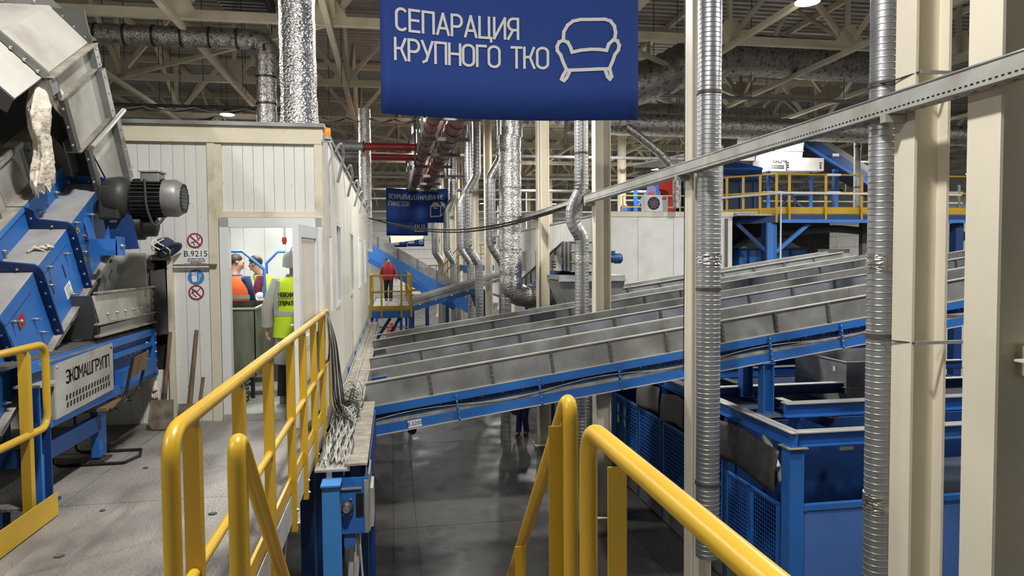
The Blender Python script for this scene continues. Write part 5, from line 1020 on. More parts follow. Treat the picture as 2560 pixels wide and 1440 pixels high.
# rag caught on the rim
rg = thing('rag', 'dirty cream cloth rag hanging from the feeder hood', 'rag', tuple(ROOT[M] @ V((-.1, 1.6, 1.0))))
def cloth(name, ctrl, nr, na, seed):
    rr = random.Random(seed); ph = [rr.uniform(0, 6.28) for _ in range(6)]; rings = []
    for i in range(nr+1):
        q = i/nr*(len(ctrl)-1); k = min(int(q), len(ctrl)-2); f = q-k; f = f*f*(3-2*f)
        c = [a_*(1-f)+b_*f for a_, b_ in zip(ctrl[k], ctrl[k+1])]; ring = []
        for j in range(na):
            a_ = 6.283*j/na; w_ = 1+.16*math.sin(5*a_+ph[0]+1.3*math.sin(i*.16))+.09*math.sin(9*a_+ph[1]+i*.12)+.06*math.sin(3*a_+i*.4+ph[2])+rr.uniform(-.025, .025)
            fr = .05*math.sin(11*a_+ph[3])*(i/nr)**6
            ring.append(tuple(ROOT[M] @ V((c[0]+c[4]*math.cos(a_)*w_, c[1]+c[3]*math.sin(a_)*w_, c[2]+fr+rr.uniform(-.003, .003)))))
        rings.append(ring)
    return G().loft(rings).build(name, 'rag', rg)
cloth('cloth', [(-.12, 1.66, 1.05, .03, .02), (-.1, 1.62, 1.0, .10, .05), (-.1, 1.56, .9, .16, .07), (-.11, 1.51, .78, .14, .06), (-.12, 1.49, .66, .09, .05), (-.13, 1.46, .55, .09, .05), (-.15, 1.45, .45, .13, .06), (-.17, 1.43, .35, .16, .06), (-.18, 1.42, .28, .14, .05)], 44, 44, 4)
cloth('cloth_tail', [(-.1, 1.68, 1.04, .03, .02), (-.07, 1.76, .95, .10, .03), (-.06, 1.84, .82, .11, .03), (-.06, 1.92, .68, .07, .025), (-.06, 1.93, .62, .04, .02)], 26, 30, 9)
# gear motor on the head shaft (world coordinates, axis across the hall)
my, mz = 6.8, 5.51
gm = G().lathe([(.09, -2.52), (.15, -2.5), (.19, -2.45), (.2, -2.36), (.19, -2.31), (.14, -2.27)], (0, my, mz-.01), ax=(1, 0, 0), n=26).build('gearbox', 'motor_dark', M)
G().bb(-2.5, -2.33, my-.17, my+.17, mz-.2, mz+.1).build('gearbox_foot', 'motor_dark', gm, bevel=.02)
mo = G().lathe([(.13, -2.28), (.145, -2.26), (.145, -1.98)], (0, my, mz), ax=(1, 0, 0), n=28).build('motor', 'motor_dark', M)
g = G()
for k in range(28):
    a = 2*math.pi*k/28; g.beam((-2.25, my+.158*math.cos(a), mz+.158*math.sin(a)), (-2.0, my+.158*math.cos(a), mz+.158*math.sin(a)), .008, .03, up=(0, math.cos(a), math.sin(a)))
g.build('cooling_fins', 'motor_dark', mo)
G().lathe([(.165, -2.0), (.168, -1.9), (.14, -1.85), (.1, -1.84), (.1, -1.835)], (0, my, mz), ax=(1, 0, 0), n=28).build('fan_cover', 'motor_grey', mo)
g = G()
for k in range(9): y = -.12+.03*k; h = math.sqrt(max(0, .13**2-y*y)); g.bb(-1.842, -1.832, my+y-.003, my+y+.003, mz-h, mz+h); g.bb(-1.842, -1.832, my-h, my+h, mz+y-.003, mz+y+.003)
g.build('fan_grille', 'motor_dark', mo)
G().bb(-2.18, -2.02, my-.09, my+.09, mz+.13, mz+.22).build('terminal_box', 'motor_grey', mo, bevel=.015); G().bb(-2.19, -2.01, my-.1, my+.1, mz+.22, mz+.245).build('terminal_lid', 'galv_pale', mo, bevel=.008)
G().tube(fillet([(-2.12, my-.16, mz+.15), (-2.1, my-.2, mz-.1), (-2.04, my-.18, mz-.28), (-1.98, my-.12, mz-.18)], .08, 6), .012, 8).build('motor_cable', 'cable_dark', mo)
# torque bracket and hub below the gearbox
G().prism([(-2.50, my-.1, 5.43), (-2.27, my-.1, 5.43), (-2.2, my-.1, 5.06), (-2.36, my-.1, 5.05), (-2.46, my-.1, 5.2)], (0, .02, 0)).build('torque_plate', 'blue_deep', M)
G().lathe([(.13, -2.38), (.13, -2.2), (.1, -2.18), (.1, -2.1), (.05, -2.08)], (0, my+.05, 5.27), ax=(1, 0, 0), n=22).build('hub', 'black', M); G().bb(-2.53, -2.2, my-.06, my+.14, 5.39, 5.42).build('mount_plate', 'blue_light', M)
g = G(); g.bb(-2.52, -2.30, my-.32, my-.3, 5.0, 5.14); g.bb(-2.31, -2.29, my-.32, my-.16, 5.0, 5.16); g.prism([(-2.52, my-.31, 5.14), (-2.5, my-.31, 5.14), (-2.6, my-.2, 5.38), (-2.62, my-.2, 5.38)], (0, .1, 0)); g.prism([(-2.43, my-.28, 5.1), (-2.36, my-.28, 5.1), (-2.38, my-.28, 5.25)], (0, .01, 0)); g.build('torque_bracket', 'blue', M)
pbox(M, 'paper_tag', -2.43, -2.37, my-.104, my-.1, 5.29, 5.35, 'rag')
for y, z in ((my-.25, 5.08),): bolt(M, (-2.29, y, z), (1, 0, 0), .02, .03)
G().tube([(-2.58, my-.22, 5.12), (-2.5, my-.3, 5.1)], .016, 8).build('tie_rod', 'steel', M)
for x in (-2.47, -2.3): bolt(M, (x, my-.1, 5.4), (0, -1, 0), .018, .016)
# chute plates under the head
G().prism([(-2.60, 7.0, 5.0), (-2.60, 7.35, 4.95), (-2.60, 7.1, 4.5), (-2.60, 6.85, 4.62)], (-.01, 0, 0)).build('chute_side', 'galv', M)
G().prism([(-2.9, 7.5, 5.05), (-2.42, 7.55, 5.03), (-2.40, 7.5, 4.6), (-2.85, 7.4, 4.6)], (0, .02, 0)).build('chute_sheet', 'galv_pale', M)
G().prism([(-2.57, 6.65, 4.42), (-2.55, 6.72, 4.42), (-2.5, 7.05, 4.83), (-2.53, 6.98, 4.88)], (.008, 0, 0)).build('slotted_strip', 'galv_dark', M)
# ---------------------------------------------------------------- lower feed conveyor entering the cabin
L = thing('feed_conveyor', 'blue feed conveyor with grey skirts entering the cabin hatch', 'conveyor', (-2.6, 6.6, PF))
X = -2.42
G().prism([(X, 6.25, 4.67), (X, 7.74, 4.69), (X, 7.74, 4.44), (X, 6.4, 4.42)], (-.008, 0, 0)).build('skirt_panel', 'galv_pale', L); G().prism([(X, 6.4, 4.40), (X, 7.74, 4.42), (X, 7.74, 4.34), (X, 6.4, 4.32)], (-.008, 0, 0)).build('skirt_panel', 'galv', L)
G().prism([(X, 6.25, 4.67), (X, 6.4, 4.3), (X-.75, 6.4, 4.3), (X-.75, 6.25, 4.67)], (0, -.008, 0)).build('skirt_front', 'galv_dark', L)
for z in (4.69, 4.43, 4.33): pbox(L, 'skirt_flange', X-.01, X+.03, 6.3, 7.74, z-.008, z+.008, 'dust')
pbox(L, 'corner_angle', X-.005, X+.012, 7.66, 7.74, 4.34, 4.69, 'galv')
for k in range(6): bolt(L, (X, 6.55+.2*k, 4.5), (1, 0, 0), .013, .03)
for k in range(5): bolt(L, (X+.012, 7.7, 4.38+.07*k), (1, 0, 0), .012, .01, 'black')
pbox(L, 'rear_skirt', X-.83, X-.82, 6.3, 7.74, 4.2, 4.69, 'galv'); pbox(L, 'belt', X-.8, X-.02, 5.0, 7.74, 4.26, 4.28, 'rubber')
pbox(L, 'dusty_cover', X-.35, X+.02, 5.3, 6.45, 4.24, 4.26, 'dust')
pbox(L, 'top_channel', X-.02, X+.02, 5.2, 7.74, 4.2, 4.27, 'blue'); pbox(L, 'frame_plate', X-.03, X-.01, 5.2, 7.74, 3.84, 4.2, 'blue_deep'); pbox(L, 'lower_channel', X-.02, X+.06, 6.7, 7.6, 3.84, 3.98, 'blue'); pbox(L, 'lower_channel', X-.02, X+.03, 5.2, 7.74, 3.78, 3.86, 'blue'); pbox(L, 'angle_strip', X-.02, X+.03, 6.6, 7.6, 4.1, 4.14, 'blue')
pbox(L, 'end_plate', X-.02, X+.035, 7.62, 7.7, 3.8, 4.26, 'blue')
for k in range(5): bolt(L, (X+.035, 7.66, 3.85+.09*k), (1, 0, 0), .015, .015)
for k in range(4): bolt(L, (X+.0, 7.5, 3.9+.08*k), (1, 0, 0), .014, .02); bolt(L, (X-.01, 6.95+.12*k, 4.08), (1, 0, 0), .012, .02)
for y in (7.18, 7.24): pbox(L, 'slot', X-.011, X-.006, y, y+.012, 3.99, 4.05, 'black')
pbox(L, 'frame_far', X-.82, X-.78, 5.2, 7.74, 3.8, 4.27, 'blue'); pbox(L, 'underside', X-.8, X-.03, 5.3, 7.74, 3.95, 3.97, 'blue_deep')
# guard plate with cut-out lettering
gp = G().prism([(X+.05, 5.45, 4.225), (X+.05, 6.5, 4.255), (X+.05, 6.5, 3.86), (X+.05, 5.45, 3.83)], (.004, 0, 0)).build('guard_plate', 'galv_pale', L)
fm = lambda a, b: (X+.0555, 5.62+a, 4.06+b)
g = G(); word(g, 'ЭКОМАШГРУПП', 0, 0, .092, .013, fm, sp=.14); ex = max(v[1] for v in g.v); kk = .8/(ex-5.62)
g.v = [(x, 5.62+(y-5.62)*kk, z+.02*(y-5.6)) for x, y, z in g.v]; g.build('lettering', 'black', gp)
for r in range(2):
    for k in range(15):
        y = 5.6+.055*k+.01*r; z = 3.955-.055*r+.03*(y-5.6)
        G().prism([(X+.0555, y, z-.02), (X+.0555, y+.026, z-.02), (X+.0555, y+.036, z+.02), (X+.0555, y+.01, z+.02)], (.0005, 0, 0)).build('cut_out', 'black', gp)
pbox(L, 'guard_return', X-.02, X+.05, 5.44, 5.45, 3.83, 4.22, 'galv_pale'); bolt(L, (X+.055, 6.46, 4.22), (1, 0, 0), .01, .008, 'black'); bolt(L, (X+.055, 5.48, 4.2), (1, 0, 0), .01, .008)
# legs
for y in (6.42,):
    G().prism([(X-.02, y-.1, 3.86), (X-.02, y+.14, 3.86), (X-.02, y+.14, 3.78), (X-.02, y+.09, 3.66), (X-.02, y+.09, PF+.04), (X-.02, y-.07, PF+.04), (X-.02, y-.07, 3.66), (X-.02, y-.1, 3.78)], (-.06, 0, 0)).build('leg', 'blue', L); pbox(L, 'foot', X-.1, X+.02, y-.08, y+.1, PF, PF+.02, 'steel_dark'); G().tube([(X-.04, y, PF+.02), (X-.04, y, PF+.05)], .025, 8).build('foot_screw', 'steel_dark', L)
pbox(L, 'leg', X-.06, X+.05, 5.22, 5.235, 3.29, 4.1, 'blue'); pbox(L, 'leg_web', X-.01, X+.0, 5.235, 5.36, 3.29, 4.1, 'blue_deep'); pbox(L, 'leg_flange', X-.06, X+.05, 5.36, 5.375, 3.29, 4.1, 'blue_deep'); pbox(L, 'leg_head', X-.1, X+.07, 5.2, 5.42, 4.1, 4.12, 'galv_pale'); pbox(L, 'foot', X-.08, X+.08, 5.26, 5.42, PF, PF+.02, 'blue_deep')
G().tube([(X+.0, 5.3, 3.3), (X+.0, 5.3, 3.62)], .03, 10).build('adjuster', 'blue', L)
mem(L, 'low_tie', (X-.04, 5.3, 3.6), (X-.04, 6.4, 3.6), .05, .13, 'blue_deep'); mem(L, 'cross_tie', (X-.04, 5.3, 3.6), (X-1.2, 5.3, 3.6), .05, .12, 'blue_deep')
for y in (5.3, 6.42): pbox(L, 'far_leg', X-.82, X-.74, y-.05, y+.05, PF, 3.9, 'blue_deep')
# cantilever chair under the conveyor
t = thing('cantilever_chair', 'old chair with bent black tube frame under the feed conveyor', 'chair', (-2.5, 6.6, PF))
r = .013
for s in (0, 1):
    y = 6.25+.42*s
    G().tube(fillet([(-2.22, y, PF+.014), (-2.75, y, PF+.014), (-2.75, y, PF+.45), (-2.3, y+.05, PF+.45)], .07, 5), r, 8).build('frame_side', 'black', t)
G().tube([(-2.22, 6.25, PF+.014), (-2.16, 6.46, PF+.014), (-2.22, 6.67, PF+.014)], r, 8).build('frame_front', 'black', t)
G().tube(fillet([(-2.33, 6.42, PF+.44), (-2.30, 6.56, PF+.5), (-2.24, 6.60, PF+.84)], .05, 4), r, 8).build('back_post', 'black', t); G().tube(fillet([(-2.33, 6.72, PF+.46), (-2.29, 6.88, PF+.52), (-2.22, 6.92, PF+.86)], .05, 4), r, 8).build('back_post', 'black', t)
G().prism([(-2.27, 6.6, PF+.66), (-2.25, 6.9, PF+.70), (-2.22, 6.92, PF+.86), (-2.24, 6.62, PF+.84)], (.012, .0, 0)).build('backrest', 'wood', t)
pbox(t, 'seat', -2.75, -2.33, 6.24, 6.7, PF+.45, PF+.475, 'wood')
# dust and litter on the deck
for i, (x, y, s) in enumerate([(-1.9, 4.35, .03), (-1.55, 3.4, .05), (-2.0, 6.1, .025), (-1.2, 4.9, .03), (-1.95, 5.1, .02)]):
    tag(G().lathe([(s*.3, 0), (s, .003), (s*.5, .01)], (x, y, PF), n=7).build('litter_scrap', 'rubber'), 'small dark scrap lying on the platform deck, %s of the scraps' % ORD[i], 'litter', 'deck scraps')
# ---------------------------------------------------------------- blue hanging banners
GL['Й'] = (.54, GL['И'][1]+[[(.16, 1.2), (.27, 1.14), (.38, 1.2)]])
def banner(label, x0, wd, z0, ht, y0, bow, skew, draws, loc_group='blue banners'):
    t = thing('hanging_banner', label, 'banner', (x0+wd/2, y0, z0), loc_group)
    def f(u, v, e=0.): return (x0+u, y0+bow*math.sin(math.pi*min(1, max(0, u/wd))**.9)+skew*u/wd-e, z0+v)
    o = G().grid(lambda a, b: f(a*wd, b*ht), 28, 4).build('sheet', 'banner', t); m = o.modifiers.new('thick', 'SOLIDIFY'); m.thickness = .006; m.offset = -1
    for nm, fn in draws: g = G(); fn(g, lambda u, v: f(u, v, .012)); g.build(nm, 'ink', t)
    for u in (.03, wd-.03):
        p = f(u, ht); G().tube([p, (p[0], p[1], 13.0)], .006, 5).build('wire', 'steel_dark', t)
    mem(t, 'top_bar', f(0, ht), f(wd, ht), .02, .02, 'galv')
    return t
SOFA = [[(1770, 265), (1775, 190), (1810, 130), (1860, 92), (1930, 78), (2150, 78), (2200, 95), (2235, 140), (2247, 200), (2240, 255)],
        [(1850, 375), (1835, 330), (1810, 285), (1770, 268), (1732, 282), (1712, 325), (1715, 362), (1745, 402), (1765, 460), (1800, 538)],
        [(1850, 375), (1930, 358), (2020, 350), (2100, 352), (2165, 362)],
        [(2165, 362), (2185, 305), (2225, 268), (2263, 277), (2280, 320), (2270, 362), (2240, 402), (2220, 460), (2190, 530)],
        [(1800, 540), (1900, 538), (2100, 531), (2190, 531)], [(1792, 545), (1765, 590), (1752, 622), (1775, 635), (1800, 608), (1830, 545)], [(2152, 540), (2175, 602), (2195, 625), (2210, 603), (2195, 540)]]
def sofa(g, f): strokes(g, [[((x-1700)/590*.76+2.06, 1.21-(y-65)/580*.75) for x, y in ln] for ln in SOFA], .04, f)
banner('large blue banner with white sofa drawing and two lines of lettering', -.1, 3.03, 6.6, 1.72, 8.2, .22, .0,
       [('lettering', lambda g, f: word(g, 'СЕПАРАЦИЯ', .175, .955, .236, .030, f, sp=.165)), ('lettering', lambda g, f: word(g, 'КРУПНОГО ТКО', .165, .62, .236, .030, f, sp=.15)), ('sofa_drawing', sofa)])
def boxicon(g, f):
    strokes(g, [[(2.1, .3), (2.1, .78), (2.58, .8), (2.58, .32), (2.1, .3)], [(2.58, .32), (2.75, .5), (2.75, .85)], [(2.25, .7), (2.42, .7)]], .045, f)
    g.add([f(a, b) for a, b in [(2.08, .78), (2.25, 1.0), (2.45, .98), (2.55, .82)]], [(0, 1, 2, 3)]); g.add([f(a, b) for a, b in [(2.5, 1.02), (2.7, 1.0), (2.8, .82), (2.62, .78), (2.6, .9)]], [(0, 1, 2, 3, 4)])
banner('second blue banner with white open box drawing, mid distance', -.25, 2.92, 6.7, 1.62, 34, .5, .3,
       [('lettering', lambda g, f: word(g, 'ВСКРЫТИЕ/ОТКРЫВАНИЕ', .12, 1.12, .21, .026, f, sp=.14)), ('lettering', lambda g, f: word(g, 'ПАКЕТОВ', .12, .8, .21, .026, f, sp=.16)), ('box_drawing', boxicon)])
banner('third blue banner mostly hidden below the second', -.38, 2.86, 6.6, 1.6, 50, .4, .2, [('drawing', lambda g, f: strokes(g, [[(2.0, .75), (2.0, .3), (2.6, .3), (2.6, .75)], [(2.12, .45), (2.3, .75)], [(2.12, .75), (2.3, .45)], [(2.45, .45), (2.45, .75)]], .06, f))])
banner('small far blue banner on the left against the white wall', -.25, 1.5, 6.0, .85, 62, .1, .0, [('lettering', lambda g, f: word(g, 'РАКЦИЯ', .1, .18, .17, .04, f, sp=.2)), ('drawing', lambda g, f: strokes(g, [arc(1.2, .55, .12, .12, 0, 360, 14)], .05, f))])
banner('small far blue banner with magnet drawing on the right', 1.28, 1.45, 6.05, .8, 62, .1, .0, [('lettering', lambda g, f: word(g, 'ЦВЕТНОГО', .1, .45, .1, .03, f, sp=.15)), ('lettering', lambda g, f: word(g, 'МЕТАЛЛА', .1, .28, .1, .03, f, sp=.15)), ('magnet_drawing', lambda g, f: strokes(g, [[(1.05, .62), (1.05, .4)]+arc(1.18, .35, .13, .15, 180, 360, 8)+[(1.31, .62)], [(1.15, .62), (1.15, .4), (1.21, .4), (1.21, .62)]], .05, f))])
t = thing('pale_sheet', 'pale hanging sheet covering part of the far banners', 'sheet', (1.2, 58, 6.2)); G().prism([(-.15, 58, 6.9), (2.5, 58, 6.9), (2.5, 58, 6.6), (1.2, 58, 6.4), (-.1, 58, 6.25)], (0, .02, 0)).build('sheet', 'cream', t)
for x in (0, 2.3): G().tube([(x, 58.01, 6.9), (x, 58.01, ZB)], .006, 5).build('wire', 'steel_dark', t)
# ---------------------------------------------------------------- people
def skin(pts, edges, name, mat, parent, sub=2):
    me = bpy.data.meshes.new(name); me.from_pydata([p[:3] for p in pts], edges, []); o = bpy.data.objects.new(name, me); COL.objects.link(o)
    o.modifiers.new('skin', 'SKIN'); s = o.modifiers.new('sub', 'SUBSURF'); s.levels = s.render_levels = sub
    for v, p in zip(me.skin_vertices[0].data, pts): v.radius = (p[3], p[3])
    me.skin_vertices[0].data[0].use_root = True
    dg = bpy.context.evaluated_depsgraph_get(); ev = bpy.data.meshes.new_from_object(o.evaluated_get(dg)); bpy.data.objects.remove(o)
    ev.materials.clear(); ev.materials.append(MATS[mat]); ev.polygons.foreach_set('use_smooth', [True]*len(ev.polygons)); ev.name = name
    r = bpy.data.objects.new(name, ev); COL.objects.link(r); r.parent = parent; ROOT[r] = ROOT[parent]; return r
def ring_(z, rx, ry, cx=0, cy=0, n=20, tz=0): return [(cx+rx*math.cos(2*math.pi*i/n), cy+ry*math.sin(2*math.pi*i/n), z+tz*math.cos(2*math.pi*i/n)) for i in range(n)]
def person(label, loc, head, P, top, tops, legs, shoe, hair, vest=None, hipz=None, lean=(0, 0), skirt=None, sleeve=None):
    """P: joint dict in the person's own frame (x right, y forward)"""
    t = thing('person', label, 'person', loc, rot=(0, 0, head))
    J = dict(pel=(0, 0, .93), sp=(0, 0, 1.12), ch=(0, 0, 1.3), nk=(0, .01, 1.45), hb=(0, .03, 1.52), hd=(0, .045, 1.59), ht=(0, .03, 1.66),
             ls=(-.17, 0, 1.38), le=(-.24, -.02, 1.1), lw=(-.25, .06, .86), rs=(.17, 0, 1.38), re=(.24, -.02, 1.1), rw=(.25, .06, .86),
             lh=(-.09, 0, .88), lk=(-.1, .02, .48), la=(-.1, -.02, .08), rh=(.09, 0, .88), rk=(.1, .02, .48), ra=(.1, -.02, .08)); J.update({k: v for k, v in P.items() if k != 'face'})
    R = dict(pel=.11, sp=.1, ch=.11, nk=.052, hb=.07, hd=.088, ht=.07, ls=.055, le=.04, lw=.028, rs=.055, re=.04, rw=.028, lh=.075, lk=.052, la=.04, rh=.075, rk=.052, ra=.04)
    K = list(J); pts = [(*J[k], R[k]) for k in K]; ix = {k: i for i, k in enumerate(K)}
    E_ = [('pel', 'sp'), ('sp', 'ch'), ('ch', 'nk'), ('nk', 'hb'), ('hb', 'hd'), ('hd', 'ht'), ('ch', 'ls'), ('ls', 'le'), ('le', 'lw'), ('ch', 'rs'), ('rs', 're'), ('re', 'rw'), ('pel', 'lh'), ('lh', 'lk'), ('lk', 'la'), ('pel', 'rh'), ('rh', 'rk'), ('rk', 'ra')]
    ed = [(ix[a], ix[b]) for a, b in E_]
    def addp(p, r, frm): pts.append((*p, r)); ed.append((frm, len(pts)-1)); return len(pts)-1
    for s, k in ((-1, 'l'), (1, 'r')):
        w_ = V(J[k+'w']); d = (w_-V(J[k+'e'])).normalized(); palm = w_+d*.065; i = addp(palm, .03, ix[k+'w'])
        sd = V((0, 1, 0)); sd = (sd-d*sd.dot(d)).normalized(); inn = V((-s, 0, 0)); inn = (inn-d*inn.dot(d)).normalized()
        for q, (o_, l_) in enumerate(((.027, .07), (.009, .08), (-.009, .075), (-.027, .06))):
            a = addp(palm+d*.035+sd*o_, .0095, i); b = addp(palm+d*(.035+l_*.55)+sd*o_+inn*.012, .0085, a); addp(palm+d*(.03+l_*.85)+sd*o_+inn*.035, .0075, b)
        a = addp(w_+d*.04+sd*.035+inn*.01, .011, i); addp(w_+d*.085+sd*.05+inn*.025, .0085, a)
        f = V(J[k+'a']); addp(f+V((0, .15, -.04)), .035, ix[k+'a'])
    hd = V(J['hd']); fd = P.get('face', (0, 1, 0)); fd = V(fd).normalized(); up = (V(J['ht'])-V(J['hb'])).normalized()
    n1 = addp(hd+fd*.095-up*.005, .014, ix['hd'])
    body = skin(pts, ed, 'body', 'skin', t)
    sdv = fd.cross(up).normalized()
    for s in (-1, 1):
        G().lathe([(.002, -.008), (.011, 0), (.002, .008)], hd+fd*.083+sdv*.032*s+up*.02, ax=fd, n=8).build('eye', 'black', t, local=True)
        G().lathe([(.004, -.01), (.022, 0), (.004, .01)], hd+sdv*.09*s, ax=sdv, n=8).build('ear', 'skin', t, local=True)
    G().tube([hd+fd*.083-up*.04+sdv*.022, hd+fd*.092-up*.042, hd+fd*.083-up*.04-sdv*.022], .005, 6).build('mouth', 'red', t, local=True)
    # trousers, shoes
    lg, lr = legs
    g = G(); g.loft([ring_(z, a, b, J['pel'][0], J['pel'][1]+J['lh'][1]*.2) for z, a, b in ((J['pel'][2]-.12, .17, .12), (J['pel'][2]-.02, .17, .125), (J['pel'][2]+.08, .155, .115))])
    for k in 'lr': g.tube([V(J[k+'h'])+V((0, 0, .04)), J[k+'h'], V(J[k+'h']).lerp(V(J[k+'k']), .5), J[k+'k'], V(J[k+'k']).lerp(V(J[k+'a']), .5), V(J[k+'a'])+V((0, 0, -.0))], [lr*1.25, lr*1.25, lr*1.12, lr*.95, lr*.9, lr*.92], 14)
    g.build('trousers', lg, t, local=True)
    for k in 'lr':
        f = V(J[k+'a']); G().loft([[(f.x+a*math.cos(q*.524), f.y+b0+b*math.sin(q*.524), f.z-.08+z) for q in range(12)] for z, a, b, b0 in ((.0, .048, .14, .06), (.03, .05, .14, .06), (.06, .046, .11, .04), (.1, .045, .055, 0), (.13, .045, .05, 0))]).build('shoe', shoe, t, local=True)
    # top garment: lofted trunk and sleeves
    tr = []
    for z, rx, ry, cx, cy in tops: tr.append(ring_(z, rx, ry, cx, cy))
    G().loft(tr).build('jacket', top, t, local=True)
    for k in 'lr':
        s_, e_, w_ = V(J[k+'s']), V(J[k+'e']), V(J[k+'w']); sr = sleeve or .06
        G().tube([s_+(V(J['ch'])-s_)*.3, s_, s_.lerp(e_, .5), e_, e_.lerp(w_, .5), w_.lerp(e_, .06)], [sr*1.15, sr*1.2, sr*1.05, sr*.95, sr*.88, sr*.9], 14).build('sleeve', top, t, local=True)
    if hair == 'helmet':
        c = hd+up*.03-fd*.01
        G().lathe([(.125, -.075), (.14, -.07), (.136, -.04), (.135, .01), (.125, .06), (.1, .1), (.06, .127), (.01, .138)], c, ax=up-fd*.12, n=28).build('helmet', 'helmet', t, local=True)
        for k in (-1, 0, 1): G().tube([c+up*(.145*math.cos(a)+.003)*.98+sdv*.035*k+fd*.13*math.sin(a) for a in [i*.25-1.1 for i in range(10)]], .009, 6).build('helmet_rib', 'helmet', t, local=True)
        G().lathe([(.018, 0), (.016, .004)], c-fd*.125+sdv*.03+up*.0, ax=-fd, n=10).build('helmet_badge', 'red', t, local=True)
        G().lathe([(.09, -.06), (.098, 0), (.09, .05)], hd-fd*.015-up*.0, ax=up, n=18).build('hair', 'hair', t, local=True)
    else:
        c = hd+up*.02-fd*.012; G().lathe([(.094, -.005), (.098, .02), (.09, .06), (.06, .092), (.01, .104)], c, ax=up*.75-fd*.65, n=20).build('hair', hair, t, local=True)
    if vest:
        vm, vr, st_ = vest
        G().loft([ring_(z, rx, ry, cx, cy) for z, rx, ry, cx, cy in vr], cap=False).build('vest', vm, t, local=True)
        for z, rx, ry, cx, cy in st_: G().loft([ring_(z-.025, rx, ry, cx, cy), ring_(z+.025, rx, ry, cx, cy)], cap=False).build('reflective_band', 'reflective', t, local=True)
    return t, J
# visitor in helmet and lime vest at the cabin door, seen from behind
PZ = PF+.06
t, J = person('person in white helmet, grey coat and lime vest seen from behind in the doorway', (-1.10, 8.36, PZ), 0,
    dict(le=(-.30, -.03, 1.08), lw=(-.315, .02, .86), ls=(-.19, 0, 1.36), rs=(.19, 0, 1.36), la=(-.14, -.06, .08), lk=(-.13, .0, .46)), 'coat',
    [(.45, .25, .2, 0, 0), (.6, .245, .19, 0, 0), (.8, .22, .165, 0, 0), (.98, .205, .15, 0, 0), (1.15, .215, .155, 0, 0), (1.3, .22, .15, 0, 0), (1.385, .19, .12, 0, 0), (1.43, .11, .085, 0, 0), (1.46, .085, .08, 0, 0)],
    ('trouser', .078), 'shoe', 'helmet', ('lime', [(.75, .255, .2, 0, 0), (.9, .24, .185, 0, 0), (1.1, .235, .178, 0, 0), (1.28, .238, .172, 0, 0), (1.37, .215, .145, 0, 0), (1.41, .16, .12, 0, 0), (1.43, .12, .1, 0, 0)], [(1.02, .243, .186, 0, 0)]), sleeve=.072)
def back(a, b, e=.006): return (a, -(.18+e)*math.sqrt(max(.05, 1-(a/.245)**2)), b)
g = G(); word(g, 'НЕВСКИЙ', -.16, 1.215, .042, .009, back, sp=.16, step=.02); word(g, 'ОПЕРАТОР', -.16, 1.12, .042, .009, back, sp=.12, step=.02)
for k in range(9): g.add([back(-.16+.036*k, 1.188), back(-.13+.036*k, 1.188), back(-.13+.036*k, 1.195), back(-.16+.036*k, 1.195)], [(0, 1, 2, 3)])
g.build('vest_lettering', 'black', t, local=True)
for s in (-1, 1): g = G(); strokes(g, [[(s*.205, 1.02), (s*.19, 1.18), (s*.165, 1.36)]], .05, lambda a, b: back(a, b, .004), .02); g.build('reflective_strap', 'reflective', t, local=True)
# sorter in orange vest
person('sorter in orange vest with dark hair standing at the left inside the cabin', (-2.0, 9.5, PZ), -.45, dict(le=(-.22, .05, 1.1), lw=(-.12, .26, 1.02), re=(.22, .05, 1.1), rw=(.12, .28, 1.02), ht=(0, .06, 1.65), hd=(0, .06, 1.58), face=(.8, .6, -.25)), 'jacket_blue',
    [(.85, .2, .15, 0, 0), (1.05, .2, .15, 0, 0), (1.25, .21, .15, 0, 0), (1.38, .18, .12, 0, 0), (1.44, .09, .08, 0, .01)], ('trouser', .075), 'black', 'hair',
    ('orange', [(.93, .26, .21, 0, 0), (1.1, .235, .185, 0, 0), (1.25, .23, .175, 0, 0), (1.36, .2, .145, 0, 0), (1.42, .13, .1, 0, 0)], [(1.16, .24, .19, 0, 0)]))
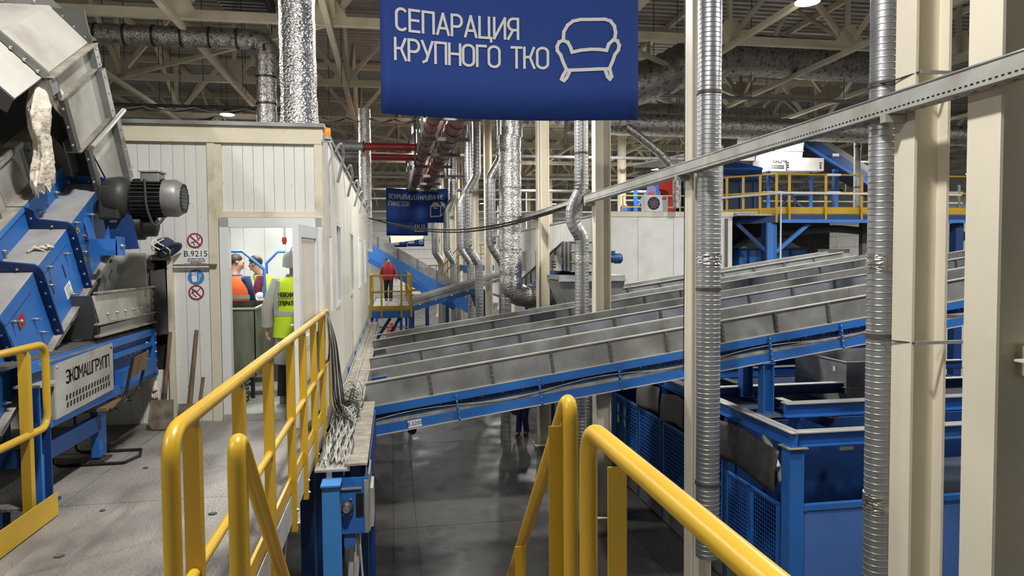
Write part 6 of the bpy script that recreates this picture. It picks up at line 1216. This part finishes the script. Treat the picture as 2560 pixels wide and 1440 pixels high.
# sorter in lime vest bending forward over the belt
person('sorter in lime vest and plum sleeves bending over the belt', (-1.62, 10.75, PZ), 1.45, dict(sp=(0, .08, 1.12), ch=(0, .2, 1.3), nk=(0, .3, 1.43), hb=(0, .33, 1.49), hd=(0, .36, 1.56), ht=(0, .36, 1.64), ls=(-.17, .22, 1.36), rs=(.17, .22, 1.36), le=(-.24, .32, 1.05), lw=(-.2, .5, 1.0), re=(.24, .32, 1.05), rw=(.2, .5, 1.0), face=(0, 1, -.6)), 'plum',
    [(.85, .19, .16, 0, 0), (1.0, .19, .16, 0, .05), (1.2, .2, .16, 0, .13), (1.36, .19, .14, 0, .22), (1.42, .1, .09, 0, .29)], ('trouser', .08), 'black', 'hair',
    ('lime', [(1.0, .215, .185, 0, .05), (1.12, .215, .18, 0, .1), (1.26, .215, .175, 0, .17), (1.37, .2, .15, 0, .23), (1.41, .14, .11, 0, .27)], [(1.15, .222, .186, 0, .11)]))
# man in red jacket walking towards the viewer on the walkway
person('man in red hooded jacket and black trousers walking along the walkway', (-.17, 28.4, WF), math.pi, dict(lk=(-.09, .1, .5), la=(-.08, .16, .1), rk=(.1, -.01, .48), ra=(.1, -.18, .1), le=(-.27, .02, 1.12), lw=(-.3, .1, .87), re=(.27, -.06, 1.12), rw=(.3, -.02, .87), face=(-.35, 1, -.3)), 'jacket_red',
    [(.83, .2, .14, 0, 0), (.9, .21, .15, 0, 0), (1.1, .215, .15, 0, 0), (1.28, .225, .15, 0, 0), (1.38, .19, .13, 0, 0), (1.44, .13, .12, 0, 0), (1.5, .1, .11, 0, -.01)], ('trouser', .082), 'black', 'hair', sleeve=.068)
person('worker in dark blue workwear whose legs show below the nearest conveyor', (3.55, 19.4, 0), 2.6, dict(lk=(-.09, .08, .48), la=(-.09, -.06, .09), rk=(.1, .02, .48), ra=(.1, .1, .08)), 'jacket_blue',
    [(.8, .21, .15, 0, 0), (1.05, .21, .15, 0, 0), (1.28, .22, .15, 0, 0), (1.38, .18, .12, 0, 0), (1.44, .09, .08, 0, 0)], ('jacket_blue', .09), 'black', 'hair')
person('worker in orange vest partly hidden under the walkway', (-.1, 37, 0), .4, {}, 'orange',
    [(.75, .24, .18, 0, 0), (1.05, .22, .17, 0, 0), (1.28, .23, .16, 0, 0), (1.38, .19, .13, 0, 0), (1.44, .09, .08, 0, 0)], ('trouser', .085), 'black', 'orange')
